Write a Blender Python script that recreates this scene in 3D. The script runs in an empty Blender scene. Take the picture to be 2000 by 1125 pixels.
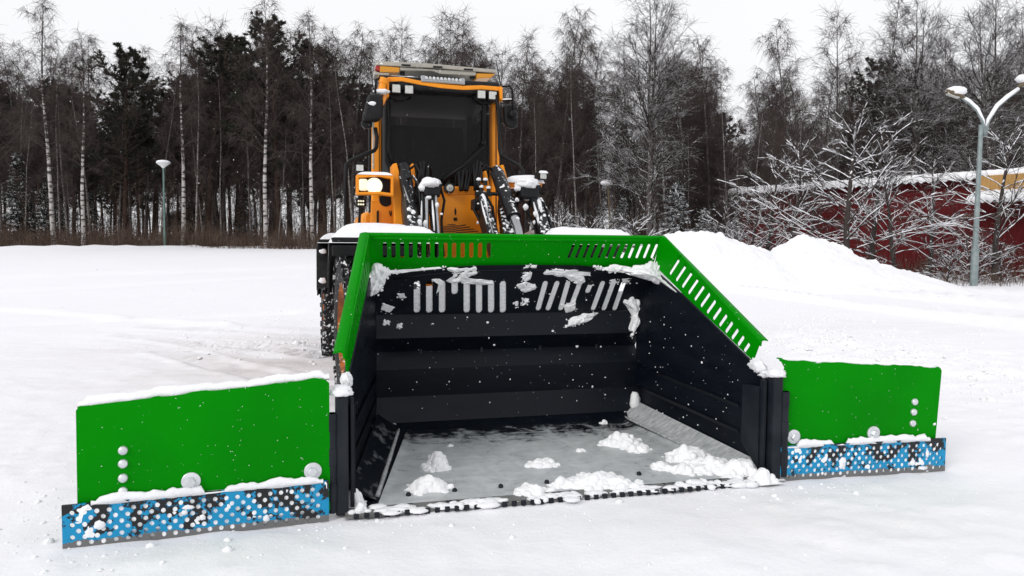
import bpy, math, random
import numpy as np
from mathutils import Vector, Matrix

# ------------------------------------------------------------------ camera
scene = bpy.context.scene
COL = scene.collection
F = 1450.0                       # focal length in pixels of the 2000 px wide photograph
CX, CY = 1000.0, 562.5
CAMH = 1.55
_p, _r = math.radians(3.25), math.radians(0.4)
_rt = np.array([1.0, 0, 0]); _up = np.array([0, math.sin(_p), math.cos(_p)]); _fw = np.array([0, math.cos(_p), -math.sin(_p)])
RT = math.cos(_r) * _rt + math.sin(_r) * _up
UP = -math.sin(_r) * _rt + math.cos(_r) * _up
FW = _fw
CAM = np.array([0.0, 0.0, CAMH])
cd = bpy.data.cameras.new('camera')
cd.sensor_width = 36.0
cd.lens = 36.0 * F / 2000.0
cd.clip_start = 0.05
cd.clip_end = 2000.0
cam = bpy.data.objects.new('camera', cd)
COL.objects.link(cam)
cam.matrix_world = Matrix(((RT[0], UP[0], -FW[0], CAM[0]), (RT[1], UP[1], -FW[1], CAM[1]), (RT[2], UP[2], -FW[2], CAM[2]), (0, 0, 0, 1)))
scene.camera = cam

# ------------------------------------------------------------------ sky, sun, exposure
SUN_EL, SUN_AZ = math.radians(30), math.radians(222)      # soft light from behind the camera
w = bpy.data.worlds.new('World')
scene.world = w
w.use_nodes = True
nt = w.node_tree
for n in list(nt.nodes):
    nt.nodes.remove(n)
out = nt.nodes.new('ShaderNodeOutputWorld')
bg = nt.nodes.new('ShaderNodeBackground')
bg.inputs['Strength'].default_value = 0.1
sky = nt.nodes.new('ShaderNodeTexSky')
sky.sky_type = 'NISHITA'
sky.sun_disc = False
sky.sun_elevation = SUN_EL
sky.sun_rotation = SUN_AZ
sky.dust_density = 4.0
# an overcast: a thick, faintly uneven cloud sheet in front of the clear sky
tc = nt.nodes.new('ShaderNodeTexCoord')
nz = nt.nodes.new('ShaderNodeTexNoise'); nz.inputs['Scale'].default_value = 1.6; nz.inputs['Detail'].default_value = 4
rmp = nt.nodes.new('ShaderNodeValToRGB')
rmp.color_ramp.elements[0].position = 0.25; rmp.color_ramp.elements[0].color = (8.6, 8.65, 8.9, 1)
rmp.color_ramp.elements[1].position = 0.75; rmp.color_ramp.elements[1].color = (9.5, 9.5, 9.7, 1)
mix = nt.nodes.new('ShaderNodeMix'); mix.data_type = 'RGBA'; mix.inputs[0].default_value = 0.97
nt.links.new(tc.outputs['Generated'], nz.inputs['Vector'])
nt.links.new(nz.outputs['Fac'], rmp.inputs['Fac'])
nt.links.new(sky.outputs['Color'], mix.inputs[6])
nt.links.new(rmp.outputs['Color'], mix.inputs[7])
nt.links.new(mix.outputs[2], bg.inputs['Color'])
nt.links.new(bg.outputs['Background'], out.inputs['Surface'])

sl = bpy.data.lights.new('sun', 'SUN')
sl.energy = 1.05
sl.angle = math.radians(18)
sl.color = (1.0, 0.97, 0.94)
sun = bpy.data.objects.new('sun', sl)
COL.objects.link(sun)
_d = Vector((math.sin(SUN_AZ) * math.cos(SUN_EL), math.cos(SUN_AZ) * math.cos(SUN_EL), math.sin(SUN_EL)))
sun.rotation_euler = _d.to_track_quat('Z', 'Y').to_euler()
sun.location = (0, -10, 30)
scene.view_settings.view_transform = 'Standard'
scene.view_settings.look = 'None'
scene.view_settings.exposure = 0.12
scene.view_settings.gamma = 1.0
scene.view_settings.use_curve_mapping = False

# ------------------------------------------------------------------ measuring helpers
YAW = math.radians(14.5)
MO = np.array([0.3885, 4.5569, 0.0])                      # machine frame: middle of the bucket's front edge, on the ground
MX = np.array([math.cos(YAW), math.sin(YAW), 0.0]); MY = np.array([-math.sin(YAW), math.cos(YAW), 0.0])


def ray(px, py):
    return RT * (px - CX) / F - UP * (py - CY) / F + FW


def to_m(p):
    v = np.asarray(p, float) - MO
    return np.array([v @ MX, v @ MY, v[2]])


CM = to_m(CAM)


def P(px, py, y):
    """machine coordinates of the thing seen at a photo pixel, y metres behind the bucket edge"""
    d = ray(px, py); dm = np.array([d @ MX, d @ MY, d[2]])
    return CM + dm * (y - CM[1]) / dm[1]


def on_plane(px, py, a, n):
    d = ray(px, py); dm = np.array([d @ MX, d @ MY, d[2]])
    a = np.asarray(a, float); n = np.asarray(n, float)
    return CM + dm * (n @ (a - CM)) / (n @ dm)


def X_at(px, y):
    """world x of a thing at a photo column, y metres from the camera"""
    d = ray(px, 480)
    return d[0] / d[1] * y


def Z_at(px, py, y):
    d = ray(px, py)
    return CAMH + d[2] / d[1] * y


rng = np.random.default_rng(7)
random.seed(7)


def vnoise(x, y, seed=0):
    x = np.asarray(x, float); y = np.asarray(y, float)
    xi = np.floor(x).astype(np.int64); yi = np.floor(y).astype(np.int64)
    xf = x - xi; yf = y - yi
    u = xf * xf * (3 - 2 * xf); v = yf * yf * (3 - 2 * yf)

    def h(a, b):
        n = (a * 374761393 + b * 668265263 + seed * 974711) & 0x7fffffff
        n = ((n ^ (n >> 13)) * 1274126177) & 0x7fffffff
        return ((n ^ (n >> 16)) & 0xffff) / 65535.0
    return (h(xi, yi) * (1 - u) + h(xi + 1, yi) * u) * (1 - v) + (h(xi, yi + 1) * (1 - u) + h(xi + 1, yi + 1) * u) * v


def fbm(x, y, seed=0, o=4):
    s = 0; a = .5; t = 0
    for k in range(o):
        s = s + a * vnoise(x * 2 ** k + 17.3 * k, y * 2 ** k - 9.1 * k, seed + k); t += a; a *= .5
    return s / t - .5


def ss(t):
    t = np.clip(t, 0, 1)
    return t * t * (3 - 2 * t)


# ------------------------------------------------------------------ materials
def nodes_of(m):
    m.use_nodes = True
    return m.node_tree.nodes, m.node_tree.links, m.node_tree.nodes['Principled BSDF']


def mat(name, col, rough=.5, metal=0.0, spec=.5, col2=None, scale=6.0, lo=.4, hi=.65, detail=5, bump=0.0, bscale=40.0, bdist=.01, stretch=(1, 1, 1), emit=0.0, rough2=None):
    m = bpy.data.materials.new(name)
    N, L, b = nodes_of(m)
    b.inputs['Base Color'].default_value = (*col, 1)
    b.inputs['Roughness'].default_value = rough
    b.inputs['Metallic'].default_value = metal
    b.inputs['Specular IOR Level'].default_value = spec
    if emit:
        b.inputs['Emission Color'].default_value = (*col, 1)
        b.inputs['Emission Strength'].default_value = emit
    t = N.new('ShaderNodeTexCoord'); mp = N.new('ShaderNodeMapping')
    mp.inputs['Scale'].default_value = stretch
    L.new(t.outputs['Object'], mp.inputs['Vector'])
    if col2 is not None:
        n = N.new('ShaderNodeTexNoise'); n.inputs['Scale'].default_value = scale; n.inputs['Detail'].default_value = detail
        r = N.new('ShaderNodeValToRGB')
        r.color_ramp.elements[0].position = lo; r.color_ramp.elements[0].color = (*col, 1)
        r.color_ramp.elements[1].position = hi; r.color_ramp.elements[1].color = (*col2, 1)
        L.new(mp.outputs['Vector'], n.inputs['Vector']); L.new(n.outputs['Fac'], r.inputs['Fac']); L.new(r.outputs['Color'], b.inputs['Base Color'])
        if rough2 is not None:
            q = N.new('ShaderNodeMapRange'); q.inputs[1].default_value = lo; q.inputs[2].default_value = hi
            q.inputs[3].default_value = rough; q.inputs[4].default_value = rough2
            L.new(n.outputs['Fac'], q.inputs[0]); L.new(q.outputs[0], b.inputs['Roughness'])
    if bump:
        n2 = N.new('ShaderNodeTexNoise'); n2.inputs['Scale'].default_value = bscale; n2.inputs['Detail'].default_value = 6
        bp = N.new('ShaderNodeBump'); bp.inputs['Strength'].default_value = bump; bp.inputs['Distance'].default_value = bdist
        L.new(mp.outputs['Vector'], n2.inputs['Vector']); L.new(n2.outputs['Fac'], bp.inputs['Height']); L.new(bp.outputs['Normal'], b.inputs['Normal'])
    return m


def speckle(m, col=(.85, .86, .88), scale=60.0, thr=.70, soft=.03, updust=False):
    """snow specks stuck on a painted face"""
    N, L, b = nodes_of(m)
    inp = b.inputs['Base Color']
    t = N.new('ShaderNodeTexCoord')
    n = N.new('ShaderNodeTexNoise'); n.inputs['Scale'].default_value = scale; n.inputs['Detail'].default_value = 2
    L.new(t.outputs['Object'], n.inputs['Vector'])
    r = N.new('ShaderNodeMapRange'); r.inputs[1].default_value = thr; r.inputs[2].default_value = thr + soft
    L.new(n.outputs['Fac'], r.inputs[0])
    x = N.new('ShaderNodeMix'); x.data_type = 'RGBA'
    if inp.is_linked:
        L.new(inp.links[0].from_socket, x.inputs[6])
    else:
        x.inputs[6].default_value = inp.default_value
    x.inputs[7].default_value = (*col, 1)
    fac = r.outputs[0]
    if updust:
        g = N.new('ShaderNodeNewGeometry'); s = N.new('ShaderNodeSeparateXYZ'); L.new(g.outputs['Normal'], s.inputs[0])
        a = N.new('ShaderNodeMath'); a.operation = 'MULTIPLY_ADD'; a.inputs[1].default_value = .55
        L.new(s.outputs['Z'], a.inputs[0]); L.new(n.outputs['Fac'], a.inputs[2])
        L.new(a.outputs[0], r.inputs[0])
    L.new(fac, x.inputs[0]); L.new(x.outputs[2], inp)
    return m


M = {}
M['snow'] = mat('snow', (.875, .878, .90), .75, spec=.25, col2=(.835, .838, .865), scale=1.3, bump=.5, bscale=26, bdist=.02)
M['clump_snow'] = mat('clump_snow', (.92, .925, .935), .8, spec=.2, col2=(.87, .88, .895), scale=9, lo=.35, hi=.7, bump=.6, bscale=38, bdist=.02)
M['green'] = speckle(mat('green_paint', (.0004, .235, .0008), .40, spec=.05, col2=(.0005, .20, .001), scale=1.5, bump=.05, bscale=9), scale=75, thr=.735)
M['black_paint'] = speckle(mat('black_paint', (.0024, .0040, .0078), .36, spec=.20, col2=(.0042, .0066, .0115), scale=3.5, bump=.10, bscale=6, stretch=(1, 1, 3.5), lo=.35, hi=.7, rough2=.52), scale=70, thr=.755)
M['post_paint'] = mat('post_paint', (.009, .012, .017), .5, spec=.2, col2=(.016, .019, .025), scale=8)
M['frost'] = mat('frost', (.035, .04, .045), .6, spec=.3)
M['frosted'] = mat('frosted_steel', (.30, .315, .32), .7, spec=.2, col2=(.50, .515, .52), scale=16, lo=.35, hi=.7, stretch=(1, 2.5, 1), bump=.4, bscale=30)
M['frosted_black'] = mat('frost_streaked_steel', (.0035, .0055, .009), .5, spec=.15, col2=(.20, .21, .22), scale=15, lo=.55, hi=.78, stretch=(1, .5, .6), bump=.3, bscale=30)
M['steel'] = mat('steel', (.42, .43, .45), .35, 1.0, col2=(.3, .31, .33), scale=20)
M['zinc'] = mat('zinc', (.62, .64, .66), .4, .7, col2=(.75, .77, .8), scale=30)
M['rubber'] = speckle(mat('rubber', (.014, .014, .015), .8, spec=.3, col2=(.03, .03, .031), scale=12), scale=26, thr=.66, soft=.08)
M['tread'] = speckle(mat('tread_rubber', (.016, .016, .017), .85, spec=.3), scale=22, thr=.56, soft=.08, updust=False)
M['orange'] = speckle(mat('orange_paint', (.90, .315, .014), .38, spec=.3, col2=(.80, .265, .011), scale=4), scale=60, thr=.76)
M['rim_paint'] = speckle(mat('rim_paint', (.42, .115, .008), .5, spec=.3, col2=(.16, .05, .012), scale=7, lo=.4, hi=.65), scale=30, thr=.66)
M['brown_steel'] = mat('brown_steel', (.085, .022, .010), .5, col2=(.05, .014, .008), scale=6)
M['plastic'] = speckle(mat('black_plastic', (.007, .007, .008), .5, spec=.22, col2=(.013, .013, .014), scale=9), scale=50, thr=.75)
M['hose'] = mat('hose', (.005, .005, .006), .5, spec=.2)
M['cyl'] = speckle(mat('cylinder_paint', (.008, .0085, .010), .4, spec=.24), scale=26, thr=.96, soft=.07, updust=True)
M['chrome'] = mat('chrome', (.40, .41, .42), .25, 1.0)
M['beige'] = speckle(mat('beacon_board', (.42, .40, .34), .5, col2=(.36, .34, .29), scale=7), scale=20, thr=.68)
M['amber'] = mat('amber_lens', (.62, .26, .012), .25)
M['redlens'] = mat('red_lens', (.35, .012, .012), .25)
M['lens'] = mat('work_lamp_lens', (.60, .61, .58), .3, col2=(.48, .49, .46), scale=80)
M['lit'] = mat('lit_headlamp', (1.0, .95, .70), .3, emit=5.0)
M['lit_rim'] = mat('headlamp_glass', (.98, .90, .52), .2, emit=1.1)
M['lit_soft'] = mat('marker_lamp', (.80, .76, .55), .3, emit=.45)
M['seat'] = mat('seat_cloth', (.02, .02, .022), .8)
M['dark_red'] = mat('red_boards', (.135, .012, .014), .75, spec=.2, col2=(.09, .008, .010), scale=3, stretch=(8, 8, .4))
M['wood'] = mat('yellow_boards', (.50, .30, .10), .7, col2=(.38, .21, .07), scale=4, stretch=(9, 9, .5))
M['grey_wall'] = mat('grey_boards', (.20, .20, .20), .8, col2=(.15, .15, .15), scale=4, stretch=(6, 6, .5))
M['dark_pane'] = mat('dark_pane', (.015, .017, .02), .15)
M['pole'] = mat('lamp_pole', (.20, .25, .25), .5, .3, col2=(.28, .32, .32), scale=5)
M['pole_green'] = mat('green_lamp_pole', (.10, .17, .15), .55, .2, col2=(.14, .22, .20), scale=5)
M['white'] = mat('white_opal', (.75, .75, .74), .4)
M['lamp_brown'] = mat('lamp_underside', (.12, .09, .05), .5)
M['twig'] = mat('birch_twigs', (.060, .047, .044), .85, spec=.1, col2=(.10, .079, .074), scale=.8)
M['pine_leaf'] = mat('pine_needles', (.028, .034, .024), .8, spec=.15, col2=(.082, .066, .058), scale=.9, lo=.35, hi=.7)
M['spruce_leaf'] = speckle(mat('spruce_needles', (.014, .021, .017), .8, spec=.15, col2=(.028, .034, .028), scale=1.1), scale=5, thr=.85, soft=.1, updust=True)
M['spruce_snowy'] = speckle(mat('spruce_needles_snowy', (.02, .026, .022), .8, spec=.15), scale=4, thr=.62, soft=.12, updust=True)
M['pine_bark'] = mat('pine_bark', (.045, .030, .024), .9, spec=.1, col2=(.085, .052, .038), scale=5, stretch=(3, 3, .8), bump=.6, bscale=18, bdist=.03)
M['dusted'] = speckle(mat('dusted_twigs', (.045, .036, .033), .85, spec=.1), scale=3.0, thr=.80, soft=.08, updust=True)
M['bush_bark'] = speckle(mat('bush_bark', (.060, .050, .046), .85, spec=.1, col2=(.04, .033, .03), scale=3), scale=3.5, thr=.74, soft=.06, updust=True)
M['reed'] = mat('dry_stems', (.095, .062, .047), .9, spec=.1, col2=(.17, .125, .10), scale=.9)
M['dark_trunk'] = speckle(mat('dark_bark', (.060, .052, .049), .9, spec=.1, col2=(.17, .155, .15), scale=4, stretch=(3, 3, .7)), scale=9, thr=.66, soft=.06)


def birch_bark():
    m = bpy.data.materials.new('birch_bark')
    N, L, b = nodes_of(m)
    b.inputs['Roughness'].default_value = .8; b.inputs['Specular IOR Level'].default_value = .15
    t = N.new('ShaderNodeTexCoord'); mp = N.new('ShaderNodeMapping'); mp.inputs['Scale'].default_value = (2, 2, 7)
    L.new(t.outputs['Object'], mp.inputs['Vector'])
    n = N.new('ShaderNodeTexNoise'); n.inputs['Scale'].default_value = 1.0; n.inputs['Detail'].default_value = 5
    L.new(mp.outputs['Vector'], n.inputs['Vector'])
    # dark lenticels; the bark turns brown towards the top of the stem
    s = N.new('ShaderNodeSeparateXYZ'); L.new(t.outputs['Object'], s.inputs[0])
    up = N.new('ShaderNodeMapRange'); up.inputs[1].default_value = 6.0; up.inputs[2].default_value = 17.0; up.inputs[3].default_value = 0.0; up.inputs[4].default_value = .28
    L.new(s.outputs['Z'], up.inputs[0])
    a = N.new('ShaderNodeMath'); a.operation = 'ADD'; L.new(n.outputs['Fac'], a.inputs[0]); L.new(up.outputs[0], a.inputs[1])
    r = N.new('ShaderNodeValToRGB')
    r.color_ramp.elements[0].position = .50; r.color_ramp.elements[0].color = (.46, .44, .42, 1)
    r.color_ramp.elements[1].position = .60; r.color_ramp.elements[1].color = (.06, .05, .047, 1)
    L.new(a.outputs[0], r.inputs['Fac']); L.new(r.outputs['Color'], b.inputs['Base Color'])
    return m


M['birch_bark'] = birch_bark()
M['pale_bark'] = mat('pale_bark', (.30, .28, .265), .85, spec=.1, col2=(.10, .088, .082), scale=3, stretch=(2, 2, 2.2), lo=.45, hi=.6)


def worn_blue():
    m = bpy.data.materials.new('worn_blue_paint')
    N, L, b = nodes_of(m)
    b.inputs['Roughness'].default_value = .5; b.inputs['Specular IOR Level'].default_value = .35
    t = N.new('ShaderNodeTexCoord')
    n = N.new('ShaderNodeTexNoise'); n.inputs['Scale'].default_value = 10.5; n.inputs['Detail'].default_value = 8; n.inputs['Roughness'].default_value = .72
    L.new(t.outputs['Object'], n.inputs['Vector'])
    r = N.new('ShaderNodeValToRGB'); r.color_ramp.interpolation = 'CONSTANT'
    r.color_ramp.elements[0].position = 0; r.color_ramp.elements[0].color = (.013, .013, .015, 1)
    r.color_ramp.elements[1].position = .50; r.color_ramp.elements[1].color = (.004, .26, .50, 1)
    s = N.new('ShaderNodeSeparateXYZ'); L.new(t.outputs['Object'], s.inputs[0])
    ad = N.new('ShaderNodeMath'); ad.operation = 'MULTIPLY_ADD'; ad.inputs[1].default_value = -.35; L.new(s.outputs['Z'], ad.inputs[0])
    of = N.new('ShaderNodeMath'); of.operation = 'ADD'; of.inputs[1].default_value = .055; L.new(n.outputs['Fac'], of.inputs[0]); L.new(of.outputs[0], ad.inputs[2])
    L.new(ad.outputs[0], r.inputs['Fac'])
    # paint ground off to bare steel along the wearing edge
    q = N.new('ShaderNodeMath'); q.operation = 'MULTIPLY_ADD'; q.inputs[1].default_value = .10; L.new(n.outputs['Fac'], q.inputs[0]); q.inputs[2].default_value = -.012
    lt = N.new('ShaderNodeMath'); lt.operation = 'LESS_THAN'; L.new(s.outputs['Z'], lt.inputs[0]); L.new(q.outputs[0], lt.inputs[1])
    x = N.new('ShaderNodeMix'); x.data_type = 'RGBA'; L.new(lt.outputs[0], x.inputs[0]); L.new(r.outputs['Color'], x.inputs[6]); x.inputs[7].default_value = (.15, .15, .15, 1)
    L.new(x.outputs[2], b.inputs['Base Color'])
    return m


M['blue'] = worn_blue()


def frost_mat():
    """thin frost and ice dragged over a black steel floor"""
    m = M['frost']
    N, L, b = nodes_of(m)
    t = N.new('ShaderNodeTexCoord'); mp = N.new('ShaderNodeMapping'); mp.inputs['Scale'].default_value = (1.2, 9, 2)
    L.new(t.outputs['Object'], mp.inputs['Vector'])
    n = N.new('ShaderNodeTexNoise'); n.inputs['Scale'].default_value = 2.2; n.inputs['Detail'].default_value = 8; n.inputs['Roughness'].default_value = .7
    L.new(mp.outputs['Vector'], n.inputs['Vector'])
    s = N.new('ShaderNodeSeparateXYZ'); L.new(t.outputs['Object'], s.inputs[0])
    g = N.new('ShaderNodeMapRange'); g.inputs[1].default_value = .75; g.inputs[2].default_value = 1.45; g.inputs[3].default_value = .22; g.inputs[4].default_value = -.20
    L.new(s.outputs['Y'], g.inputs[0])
    n3 = N.new('ShaderNodeTexNoise'); n3.inputs['Scale'].default_value = 7.5; n3.inputs['Detail'].default_value = 9; n3.inputs['Roughness'].default_value = .75; n3.inputs['Distortion'].default_value = .6
    L.new(t.outputs['Object'], n3.inputs['Vector'])
    mx = N.new('ShaderNodeMath'); mx.operation = 'MULTIPLY_ADD'; mx.inputs[1].default_value = .75; L.new(n3.outputs['Fac'], mx.inputs[0])
    sc = N.new('ShaderNodeMath'); sc.operation = 'MULTIPLY_ADD'; sc.inputs[1].default_value = .5; sc.inputs[2].default_value = -.125; L.new(n.outputs['Fac'], sc.inputs[0]); L.new(sc.outputs[0], mx.inputs[2])
    rg = N.new('ShaderNodeMapRange'); rg.inputs[1].default_value = .35; rg.inputs[2].default_value = .7; rg.inputs[3].default_value = .22; rg.inputs[4].default_value = .62; L.new(n3.outputs['Fac'], rg.inputs[0]); L.new(rg.outputs[0], b.inputs['Roughness'])
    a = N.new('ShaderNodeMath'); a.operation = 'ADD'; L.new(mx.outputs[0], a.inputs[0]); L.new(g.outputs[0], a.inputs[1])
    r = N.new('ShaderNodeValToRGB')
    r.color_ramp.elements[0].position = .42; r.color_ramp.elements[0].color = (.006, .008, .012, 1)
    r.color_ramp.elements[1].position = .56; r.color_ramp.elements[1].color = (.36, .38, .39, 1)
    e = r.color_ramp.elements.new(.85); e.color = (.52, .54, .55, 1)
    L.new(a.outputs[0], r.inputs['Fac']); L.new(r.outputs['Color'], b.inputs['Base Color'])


frost_mat()


def glass_mat():
    m = bpy.data.materials.new('tinted_glass')
    N, L, b = nodes_of(m)
    b.inputs['Base Color'].default_value = (.007, .0075, .008, 1)
    b.inputs['Roughness'].default_value = .03
    b.inputs['Specular IOR Level'].default_value = .17
    b.inputs['Alpha'].default_value = .55
    return m


M['glass'] = glass_mat()
M['corner_glass'] = mat('corner_glass', (.045, .047, .05), .08, spec=.35)


def ground_mat():
    m = bpy.data.materials.new('field_snow')
    N, L, b = nodes_of(m)
    b.inputs['Roughness'].default_value = .7; b.inputs['Specular IOR Level'].default_value = .25
    t = N.new('ShaderNodeTexCoord')
    at = N.new('ShaderNodeAttribute'); at.attribute_name = 'packed'
    n = N.new('ShaderNodeTexNoise'); n.inputs['Scale'].default_value = .9; n.inputs['Detail'].default_value = 7; n.inputs['Roughness'].default_value = .6
    mp = N.new('ShaderNodeMapping'); mp.inputs['Scale'].default_value = (.6, 1.6, 1)
    L.new(t.outputs['Object'], mp.inputs['Vector']); L.new(mp.outputs['Vector'], n.inputs['Vector'])
    mu = N.new('ShaderNodeMath'); mu.operation = 'MULTIPLY'; L.new(at.outputs['Fac'], mu.inputs[0])
    rr = N.new('ShaderNodeMapRange'); rr.inputs[1].default_value = .36; rr.inputs[2].default_value = .6; L.new(n.outputs['Fac'], rr.inputs[0]); L.new(rr.outputs[0], mu.inputs[1])
    x = N.new('ShaderNodeMix'); x.data_type = 'RGBA'
    L.new(mu.outputs[0], x.inputs[0]); x.inputs[6].default_value = (.875, .875, .905, 1); x.inputs[7].default_value = (.70, .665, .66, 1)
    L.new(x.outputs[2], b.inputs['Base Color'])
    n2 = N.new('ShaderNodeTexNoise'); n2.inputs['Scale'].default_value = 22; n2.inputs['Detail'].default_value = 8; n2.inputs['Roughness'].default_value = .7
    L.new(t.outputs['Object'], n2.inputs['Vector'])
    bp = N.new('ShaderNodeBump'); bp.inputs['Strength'].default_value = .45; bp.inputs['Distance'].default_value = .02
    L.new(n2.outputs['Fac'], bp.inputs['Height']); L.new(bp.outputs['Normal'], b.inputs['Normal'])
    return m


M['ground'] = ground_mat()


# ------------------------------------------------------------------ mesh helpers
class MB:
    def __init__(s, off=(0, 0, 0)):
        s.v = []; s.f = []; s.off = np.asarray(off, float)

    def add(s, vs, fs):
        k = len(s.v)
        s.v += [tuple(np.asarray(q, float) - s.off) for q in vs]
        s.f += [tuple(i + k for i in f) for f in fs]
        return s

    def box(s, c, size, ax=None):
        c = np.asarray(c, float); h = np.asarray(size, float) / 2
        A = np.eye(3) if ax is None else np.asarray(ax, float)
        vs = [c + A[0] * h[0] * i + A[1] * h[1] * j + A[2] * h[2] * k for k in (-1, 1) for j in (-1, 1) for i in (-1, 1)]
        return s.add(vs, [(0, 2, 3, 1), (4, 5, 7, 6), (0, 1, 5, 4), (2, 6, 7, 3), (0, 4, 6, 2), (1, 3, 7, 5)])

    def bar(s, a, b, w, h, up=(0, 0, 1)):
        a = np.asarray(a, float); b = np.asarray(b, float); d = b - a; L = np.linalg.norm(d); d = d / L
        u = np.asarray(up, float); x = np.cross(d, u)
        if np.linalg.norm(x) < 1e-4:
            x = np.cross(d, (1., 0, 0))
        x /= np.linalg.norm(x); z = np.cross(x, d)
        return s.box((a + b) / 2, (w, L, h), (x, d, z))

    def tube(s, pts, r, n=10, cap=True):
        pts = [np.asarray(q, float) for q in pts]
        rs = r if hasattr(r, '__len__') else [r] * len(pts)
        rings = []; prev = None
        for i, q in enumerate(pts):
            a = pts[max(0, i - 1)]; b = pts[min(len(pts) - 1, i + 1)]
            d = b - a; d = d / (np.linalg.norm(d) + 1e-9)
            if prev is None:
                x = np.cross(d, (0, 0, 1.)); x = x if np.linalg.norm(x) > .05 else np.cross(d, (1., 0, 0))
            else:
                x = prev - d * (prev @ d)
            x /= np.linalg.norm(x); prev = x; y = np.cross(d, x)
            rings.append([q + rs[i] * (math.cos(2 * math.pi * k / n) * x + math.sin(2 * math.pi * k / n) * y) for k in range(n)])
        vs = [p for R_ in rings for p in R_]
        fs = [(i * n + k, i * n + (k + 1) % n, (i + 1) * n + (k + 1) % n, (i + 1) * n + k) for i in range(len(pts) - 1) for k in range(n)]
        if cap:
            fs += [tuple(reversed(range(n))), tuple(range((len(pts) - 1) * n, len(pts) * n))]
        return s.add(vs, fs)

    def lathe(s, prof, c, axis=(0, 0, 1), n=24):
        """prof: (radius, height) pairs along the axis"""
        c = np.asarray(c, float); d = np.asarray(axis, float); d /= np.linalg.norm(d)
        x = np.cross(d, (0, 0, 1.)); x = x if np.linalg.norm(x) > .05 else np.cross(d, (0, 1., 0)); x /= np.linalg.norm(x); y = np.cross(d, x)
        vs = [c + d * h + r * (math.cos(2 * math.pi * k / n) * x + math.sin(2 * math.pi * k / n) * y) for r, h in prof for k in range(n)]
        m = len(prof)
        fs = [(i * n + k, i * n + (k + 1) % n, (i + 1) * n + (k + 1) % n, (i + 1) * n + k) for i in range(m - 1) for k in range(n)]
        fs += [tuple(reversed(range(n))), tuple(range((m - 1) * n, m * n))]
        return s.add(vs, fs)

    def prism(s, poly, d):
        """polygon (3D points) pushed along d"""
        poly = [np.asarray(q, float) for q in poly]; d = np.asarray(d, float); n = len(poly)
        return s.add(poly + [q + d for q in poly], [tuple(range(n)), tuple(reversed(range(n, 2 * n)))] + [(i, i + n, (i + 1) % n + n, (i + 1) % n) for i in range(n)])

    def blob(s, c, size, seed=0, amp=.25, n=14, freq=2.2, flat=None):
        """lumpy ellipsoid; flat cuts everything below that z (relative) flat"""
        c = np.asarray(c, float); m = n // 2 + 2
        vs = []
        for i in range(m):
            th = math.pi * i / (m - 1)
            for k in range(n):
                ph = 2 * math.pi * k / n
                d = np.array([math.sin(th) * math.cos(ph), math.sin(th) * math.sin(ph), math.cos(th)])
                q = 1 + amp * 2 * float(fbm(d[0] * freq + 5.1 * d[2], d[1] * freq + 3.7 * d[2], seed, 3))
                v = d * q
                if flat is not None and v[2] < flat:
                    v[2] = flat
                vs.append(c + v * np.asarray(size, float))
        fs = [(i * n + k, (i + 1) * n + k, (i + 1) * n + (k + 1) % n, i * n + (k + 1) % n) for i in range(m - 1) for k in range(n)]
        return s.add(vs, fs)

    def build(s, name, m, parent=None, smooth=False, bevel=0.0, auto=None, solid=0.0):
        me = bpy.data.meshes.new(name)
        me.from_pydata(s.v, [], s.f)
        me.materials.append(m)
        me.validate(); me.update()
        return link(name, me, parent, smooth, bevel, auto)


def fix_normals(me):
    import bmesh
    bm = bmesh.new(); bm.from_mesh(me)
    bmesh.ops.recalc_face_normals(bm, faces=bm.faces)
    bm.to_mesh(me); bm.free()


def link(name, me, parent=None, smooth=False, bevel=0.0, auto=None):
    fix_normals(me)
    o = bpy.data.objects.new(name, me)
    COL.objects.link(o)
    if parent is not None:
        o.parent = parent
    if smooth or auto:
        me.polygons.foreach_set('use_smooth', [True] * len(me.polygons))
        if auto:
            me.set_sharp_from_angle(angle=math.radians(auto))
    if bevel:
        b = o.modifiers.new('edge', 'BEVEL'); b.width = bevel; b.segments = 2; b.limit_method = 'ANGLE'; b.angle_limit = math.radians(40)
    return o


def tag(o, label=None, cat=None, group=None, kind=None):
    if label: o['label'] = label
    if cat: o['category'] = cat
    if group: o['group'] = group
    if kind: o['kind'] = kind
    return o


def thing(name, label, cat, loc=(0, 0, 0), rz=0.0, group=None):
    o = bpy.data.objects.new(name, None)
    o.empty_display_size = .3
    COL.objects.link(o)
    o.location = tuple(float(q) for q in loc); o.rotation_euler = (0, 0, rz)
    return tag(o, label, cat, group)


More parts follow.
